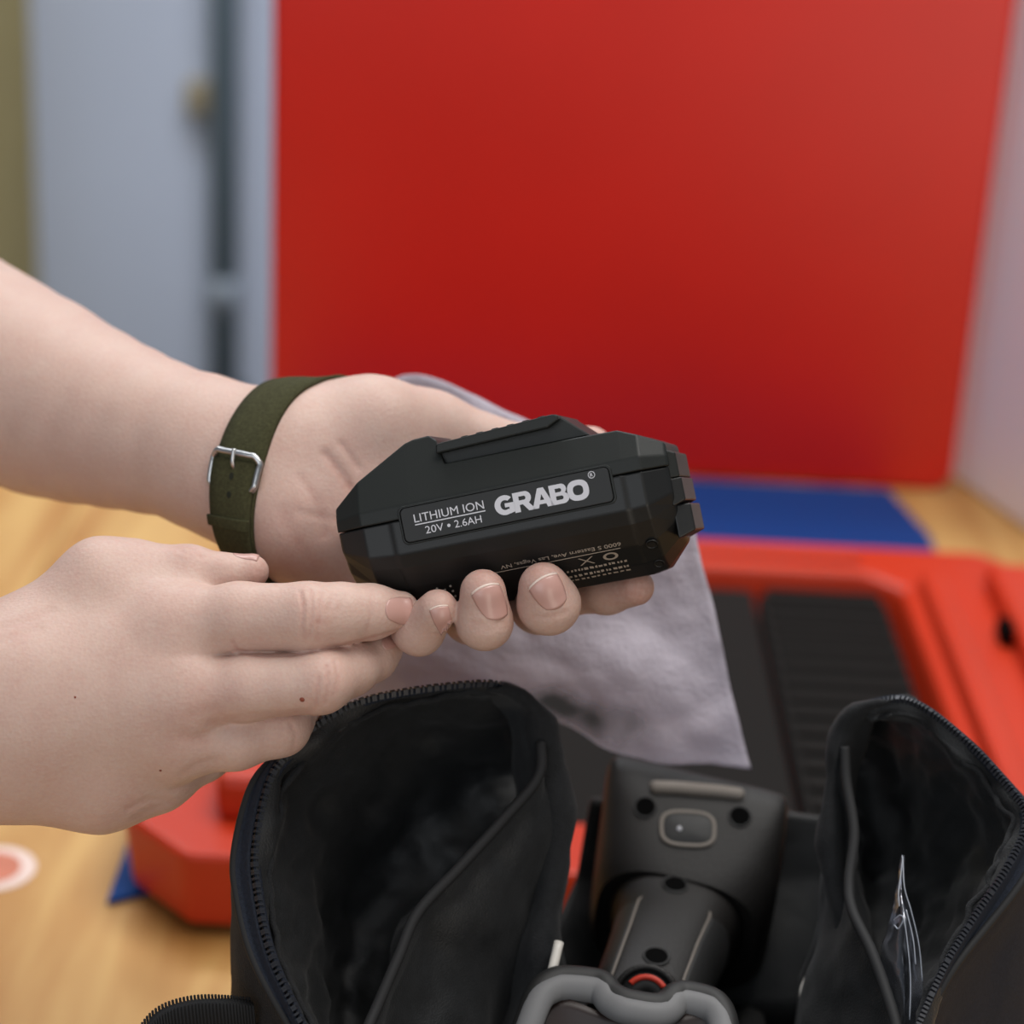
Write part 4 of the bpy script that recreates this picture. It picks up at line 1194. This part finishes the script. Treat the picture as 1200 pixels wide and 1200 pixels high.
# ------------------------------------------------------------------ vacuum lifting tool in the bag
tool = empty('vacuum_lifter', tuple(np.array([0.06, 0.66, T + 0.013])))
tag(tool, 'black suction lifting tool with grey trim standing in the open bag', 'power tool')
AX0, AX1 = P(815, 903, 822), P(733, 1182, 728)
ax = AX1 - AX0; ax /= np.linalg.norm(ax)
wv = math.cos(math.radians(4.5)) * RT - math.sin(math.radians(4.5)) * UP
wv = wv - ax * (wv @ ax); wv /= np.linalg.norm(wv)
nv_ = np.cross(wv, ax); nv_ = nv_ if nv_ @ FW < 0 else -nv_    # up, towards the lens
def sec(c, a, b, e, n=48, drop=1.0):
    """rounded-box section whose top middle lies at c"""
    out = []
    for q in range(n):
        th = 2 * math.pi * q / n; cc, ss = math.cos(th), math.sin(th)
        x = a * abs(cc) ** (2 / e) * (1 if cc >= 0 else -1); y = b * abs(ss) ** (2 / e) * (1 if ss >= 0 else -1)
        out.append(c + 0.001 * (x * wv + (y - b) * nv_))
    return out
def tool_loft(name, secs, m, caps=True, bevel=0.0):
    n = len(secs[0]); V = [p for s in secs for p in s]; F = grid_faces(n, len(secs), wrap_u=True)
    if caps: F += [tuple(range(n))[::-1], tuple(range((len(secs) - 1) * n, len(secs) * n))]
    o_ = fix_normals(obj(name, V, F, m, tool))
    o_.data.set_sharp_from_angle(angle=math.radians(38))
    return o_
head = tool_loft('head', [sec(P(820, 907, 821), 35.2, 36, 14, 96), sec(P(819, 911, 818), 35.7, 36, 14, 96), sec(P(818, 925, 814), 35.8, 38, 10, 96), sec(P(815, 955, 808), 35.8, 38, 6, 96), sec(P(810, 990, 802), 35.2, 36, 4.2, 96),
                          sec(P(803, 1016, 797), 33.5, 32, 3.2, 96), sec(P(800, 1029, 795), 31, 30, 2.8, 96), sec(P(799, 1031, 800), 25, 26, 2.6, 96)], 'tool_black')
grip = tool_loft('grip', [sec(P(802, 1020, 802), 27, 28, 2.6), sec(P(800, 1028, 797), 26, 26, 2.6), sec(P(798, 1040, 791.5), 23, 22, 2.6), sec(P(795, 1053, 786), 21.0, 20, 2.6), sec(P(781, 1090, 770), 20.0, 19, 2.6), sec(P(766, 1130, 754), 19.6, 18.5, 2.6),
                          sec(P(756, 1158, 744), 19.6, 18, 2.6), sec(P(751, 1172, 738), 19.8, 18, 2.4), sec(P(748, 1180, 738), 17, 16, 2.4)], 'tool_black')
# side grips a little proud, with their own edge line
for s in (-1, 1):
    secs = []
    for (c, k) in ((P(795, 1056, 785.5), 1.04), (P(793, 1060, 783.5), 1.10), (P(781, 1090, 769.5), 1.035), (P(766, 1130, 753.5), 1.005), (P(758, 1152, 745.5), 1.0), (P(757, 1156, 745), 0.95)):
        full = sec(c, 20.0 * k, 19.2 * k, 2.6, n=72)
        n = 72
        want = [q for q in range(n) if (math.cos(2 * math.pi * q / n) * s > 0.50)]
        want.sort(key=lambda q: math.sin(2 * math.pi * q / n))
        secs.append([full[q] for q in want])
    nn_s = len(secs[0]); V = [p for q in secs for p in q]
    pnl = obj('side_grip', V, grid_faces(nn_s, len(secs)), 'tool_dark', tool, solid=0.0012); fix_normals(pnl)
    edge = [q[-1] + nv_ * 0.0004 - wv * s * 0.0002 for q in secs]
    tube('grip_edge', edge, 0.00045, 'tool_grey_warm', pnl, seg=6)
# body below: pump block and suction plate down to the bag floor
lowc = (P(790, 1050, 800) + P(745, 1165, 745)) / 2
bx_c = np.array([lowc[0], lowc[1] + 0.01, 0])
box('pump_body', bx_c[0] - .045, bx_c[0] + .050, bx_c[1] - .050, bx_c[1] + .055, T + .040, T + .095, 'tool_dark', tool, bevel=0.008)
box('suction_plate', bx_c[0] - .055, bx_c[0] + .060, bx_c[1] - .060, bx_c[1] + .060, T + .0135, T + .040, 'tool_dark', tool, bevel=0.006)
pill = tool_loft('rear_post', [sec(P(812, 925, 835), 30, 26, 4), sec(P(812, 960, 838) + np.array([0, 0, -.03]), 30, 26, 4), sec(P(812, 960, 838) + np.array([0, 0, -.06]), 30, 26, 4)], 'tool_dark')

bpy.context.view_layer.update()
def bvh_of(o_):
    me = o_.data; off = np.array(origin_of(o_))
    return BVHTree.FromPolygons([tuple(np.array(v.co) + off) for v in me.vertices], [tuple(p.vertices) for p in me.polygons])
trees = [bvh_of(head), bvh_of(grip)]
def hit(px, py):
    best = None
    d = Vector(P(px, py, 1000) - CAM).normalized()
    for tr in trees:
        h_ = tr.ray_cast(Vector(CAM), d)
        if h_[0] is not None and (best is None or h_[3] < best[2]): best = (np.array(h_[0]), np.array(h_[1]), h_[3])
    return best
def recess(px, py, r, tilt=0.0):
    h_ = hit(px, py)
    if not h_: return
    c, n, _ = h_; n = n if n @ FW < 0 else -n
    a = wv - n * (wv @ n); a /= np.linalg.norm(a); b = np.cross(n, a); seg = 24; v = []
    for rr_, hh in ((1.18, .0000), (1.12, .0007), (1.0, .0007), (0.92, .0002)):
        for q in range(seg): v.append(c + .001 * r * rr_ * (math.cos(q * 2 * math.pi / seg) * a + math.sin(q * 2 * math.pi / seg) * b) + n * hh)
    o_ = fix_normals(obj('screw_well', v, grid_faces(seg, 4, wrap_u=True), 'tool_dark', tool))
    v = [c + .001 * r * .95 * (math.cos(q * 2 * math.pi / seg) * a + math.sin(q * 2 * math.pi / seg) * b) + n * .0004 for q in range(seg)]
    v += [p + n * .0001 for p in v]
    fix_normals(obj('screw', v, [tuple(range(seg)), tuple(range(seg, 2 * seg))] + [(i, (i + 1) % seg, seg + (i + 1) % seg, seg + i) for i in range(seg)], 'gap_black', o_, smooth=False))  # black disc painted in as the well's shade, no screw head modelled
for px, py, r in ((756, 946, 3.9), (867, 957, 3.9), (791, 1037, 4.3), (769, 1121, 4.3)): recess(px, py, r)
def on_tool_path(pix, lift): 
    out = []
    for px, py in pix:
        h_ = hit(px, py); n = h_[1] if h_[1] @ FW < 0 else -h_[1]; out.append(h_[0] + n * lift)
    return np.array(out)
# grey bar
barp = on_tool_path([(762, 923), (790, 924), (815, 926), (845, 929), (872, 933)], 0.0006)
tube('indicator_bar', catmull(barp, 24), [0.0016] + [0.0026] * 22 + [0.0016], 'tool_grey_warm', tool, seg=12)
# button
rp = []
cx, cy = 806, 972
for (x, y) in sup(0, 0, 31, 19.5, 3.2, 48):
    rp.append((cx + x, cy + y + 0.06 * x))
rpw = on_tool_path(rp, 0.0006)
v, f = tube_vf(rpw, 0.0008, 8, caps=False)
ring = fix_normals(obj('button_ring', v, grid_faces(8, len(rpw), wrap_u=True, wrap_v=True), 'tool_grey_warm', tool))
bc = rpw.mean(0); v = [bc + (p - bc) * .97 for p in rpw] + [bc + (p - bc) * .8 - FW * .0007 for p in rpw] + [bc - FW * .0009]
n = len(rpw)
btn = fix_normals(obj('button', v, [(i, (i + 1) % n, n + (i + 1) % n, n + i) for i in range(n)] + [(n + i, n + (i + 1) % n, 2 * n) for i in range(n)], 'tool_dark', tool))
c = on_tool_path([(796, 973)], 0.0014)[0]
v, f = tube_vf([c, c - FW * .0006], [0.0010, 0.0006], 12); obj('indicator_light', v, f, 'print_white', btn)
# gauge
gc = P(757, 1170, 730); gn = nv_ * 0.75 + ax * 0.66; gn /= np.linalg.norm(gn)
ga = wv - gn * (wv @ gn); ga /= np.linalg.norm(ga); gb = np.cross(gn, ga); gb = gb if gb @ UP > 0 else -gb
def disc3(name, c, r0, r1, h0, h1, m, parent, seg=40, a0=0, a1=360):
    full = abs(a1 - a0) >= 360; an = np.radians(np.linspace(a0, a1, seg, endpoint=not full)); V = []
    for r_, h_ in ((r0, h0), (r1, h0), (r1, h1), (r0, h1)):
        for q in an: V.append(c + .001 * r_ * (math.cos(q) * ga + math.sin(q) * gb) + gn * h_ * .001)
    F = grid_faces(seg, 4, wrap_u=full, wrap_v=True)
    if not full: F += [(0, seg, 2 * seg, 3 * seg), (seg - 1, 2 * seg - 1, 3 * seg - 1, 4 * seg - 1)]
    return fix_normals(obj(name, V, F, m, parent))
gauge = disc3('gauge', gc, 0.01, 9.6, -6, 0, 'tool_dark', tool)
disc3('gauge_rim', gc, 9.6, 11.6, -6, 0.8, 'tool_black', gauge)
disc3('gauge_scale', gc, 6.2, 8.2, 0.0, 0.35, 'gauge_red', gauge, 30, 150, 45)
disc3('gauge_scale', gc, 6.2, 8.2, 0.0, 0.35, 'gauge_green', gauge, 10, 40, 26)
# grey front frame
fp = [P(606, 1249, 700), P(618, 1209, 705), P(632, 1173, 711), P(645, 1161, 714), P(662, 1157, 716), P(695, 1160, 716), P(706, 1165, 714), P(714, 1175, 711), P(728, 1183, 708), P(745, 1187, 707), P(768, 1190, 707), P(782, 1186, 709), P(792, 1177, 712), P(802, 1175, 714), P(822, 1179, 713), P(836, 1185, 711), P(845, 1199, 707), P(849, 1224, 701), P(850, 1259, 696)]
c_ = catmull(np.array(fp), 110)
v, f = tube_vf(c_, 0.0045, 16, True, (1.0, 0.75), upv=tuple(gn)); fr = fix_normals(obj('front_frame', v, f, 'tool_grey', tool))
sm = loft([[P(622, 1240, 706), P(650, 1172, 716), P(720, 1190, 712), P(790, 1190, 713), P(832, 1190, 712), P(842, 1245, 702)], [P(622, 1290, 706), P(650, 1280, 706), P(720, 1280, 706), P(790, 1280, 706), P(832, 1280, 706), P(842, 1290, 702)]], 40, 10)
sheet('front_window', sm, 'smoked', tool, solid=0.002)
# dark base of the frame around it
c2 = catmull(np.array([q + gn * -0.003 + (UP * 0.0022) for q in fp]), 110)
v, f = tube_vf(c2, 0.0052, 14, True, (1.0, 0.75), upv=tuple(gn)); fix_normals(obj('frame_gasket', v, f, 'tool_dark', fr))

# white tube and its mate beside the tool
o = tube('plastic_tube', catmull(np.array([P(655, 1104, 726), P(649, 1130, 722), P(642, 1158, 718), P(637, 1185, 714), P(628, 1290, 704)]), 20), 0.0017, 'rod_white'); tag(o, 'thin white plastic tube left of the suction tool in the bag', 'tube')
o = tube('plastic_tube', catmull(np.array([P(950, 1140, 765), P(947, 1147, 764), P(944, 1154, 763), P(941, 1165, 762), P(945, 1230, 757), P(950, 1290, 750)]), 24), 0.0014, 'rod_white'); tag(o, 'thin white plastic tube right of the suction tool in the bag', 'tube')

# clear plastic bag in the right pocket
zz = []
rowsL = [[(1057, 1003, 716), (1058, 1003, 716), (1059, 1003, 716)], [(1051, 1040, 712), (1056, 1040, 709), (1060, 1040, 712)], [(1044, 1075, 709), (1058, 1072, 704), (1068, 1066, 709)], [(1032, 1120, 705), (1060, 1118, 698), (1076, 1105, 706)],
         [(1036, 1160, 702), (1062, 1160, 694), (1080, 1150, 703)], [(1040, 1215, 698), (1060, 1215, 690), (1076, 1215, 699)]]
gr = loft([[P(*q) for q in r] for r in rowsL], 26, 60)
gr = wrinkle(gr, 0.0010, 60, 2); gr = wrinkle(gr, 0.0003, 200, 6)
o = sheet('plastic_bag', gr, 'clear_film', solid=0.0002); tag(o, 'small crumpled clear plastic bag tucked in the right bag pocket', 'plastic bag')

for pts in ([(1058, 1004, 714), (1055, 1030, 710), (1053, 1048, 707), (1054, 1062, 705)], [(1058, 1004, 714), (1060, 1040, 708), (1068, 1068, 705), (1077, 1108, 702), (1081, 1150, 700)],
            [(1047, 1078, 703), (1058, 1074, 699), (1064, 1110, 696), (1067, 1150, 693), (1066, 1195, 690)], [(1062, 1066, 702), (1070, 1100, 698), (1073, 1130, 695)], [(1048, 1084, 702), (1053, 1088, 700), (1060, 1076, 699)]):
    tube('highlight_line', catmull(np.array([P(*q) for q in pts]), 24), 0.00024, 'highlight_film', o, seg=6)  # pale tubes modelled as the bright highlights along the film's folds
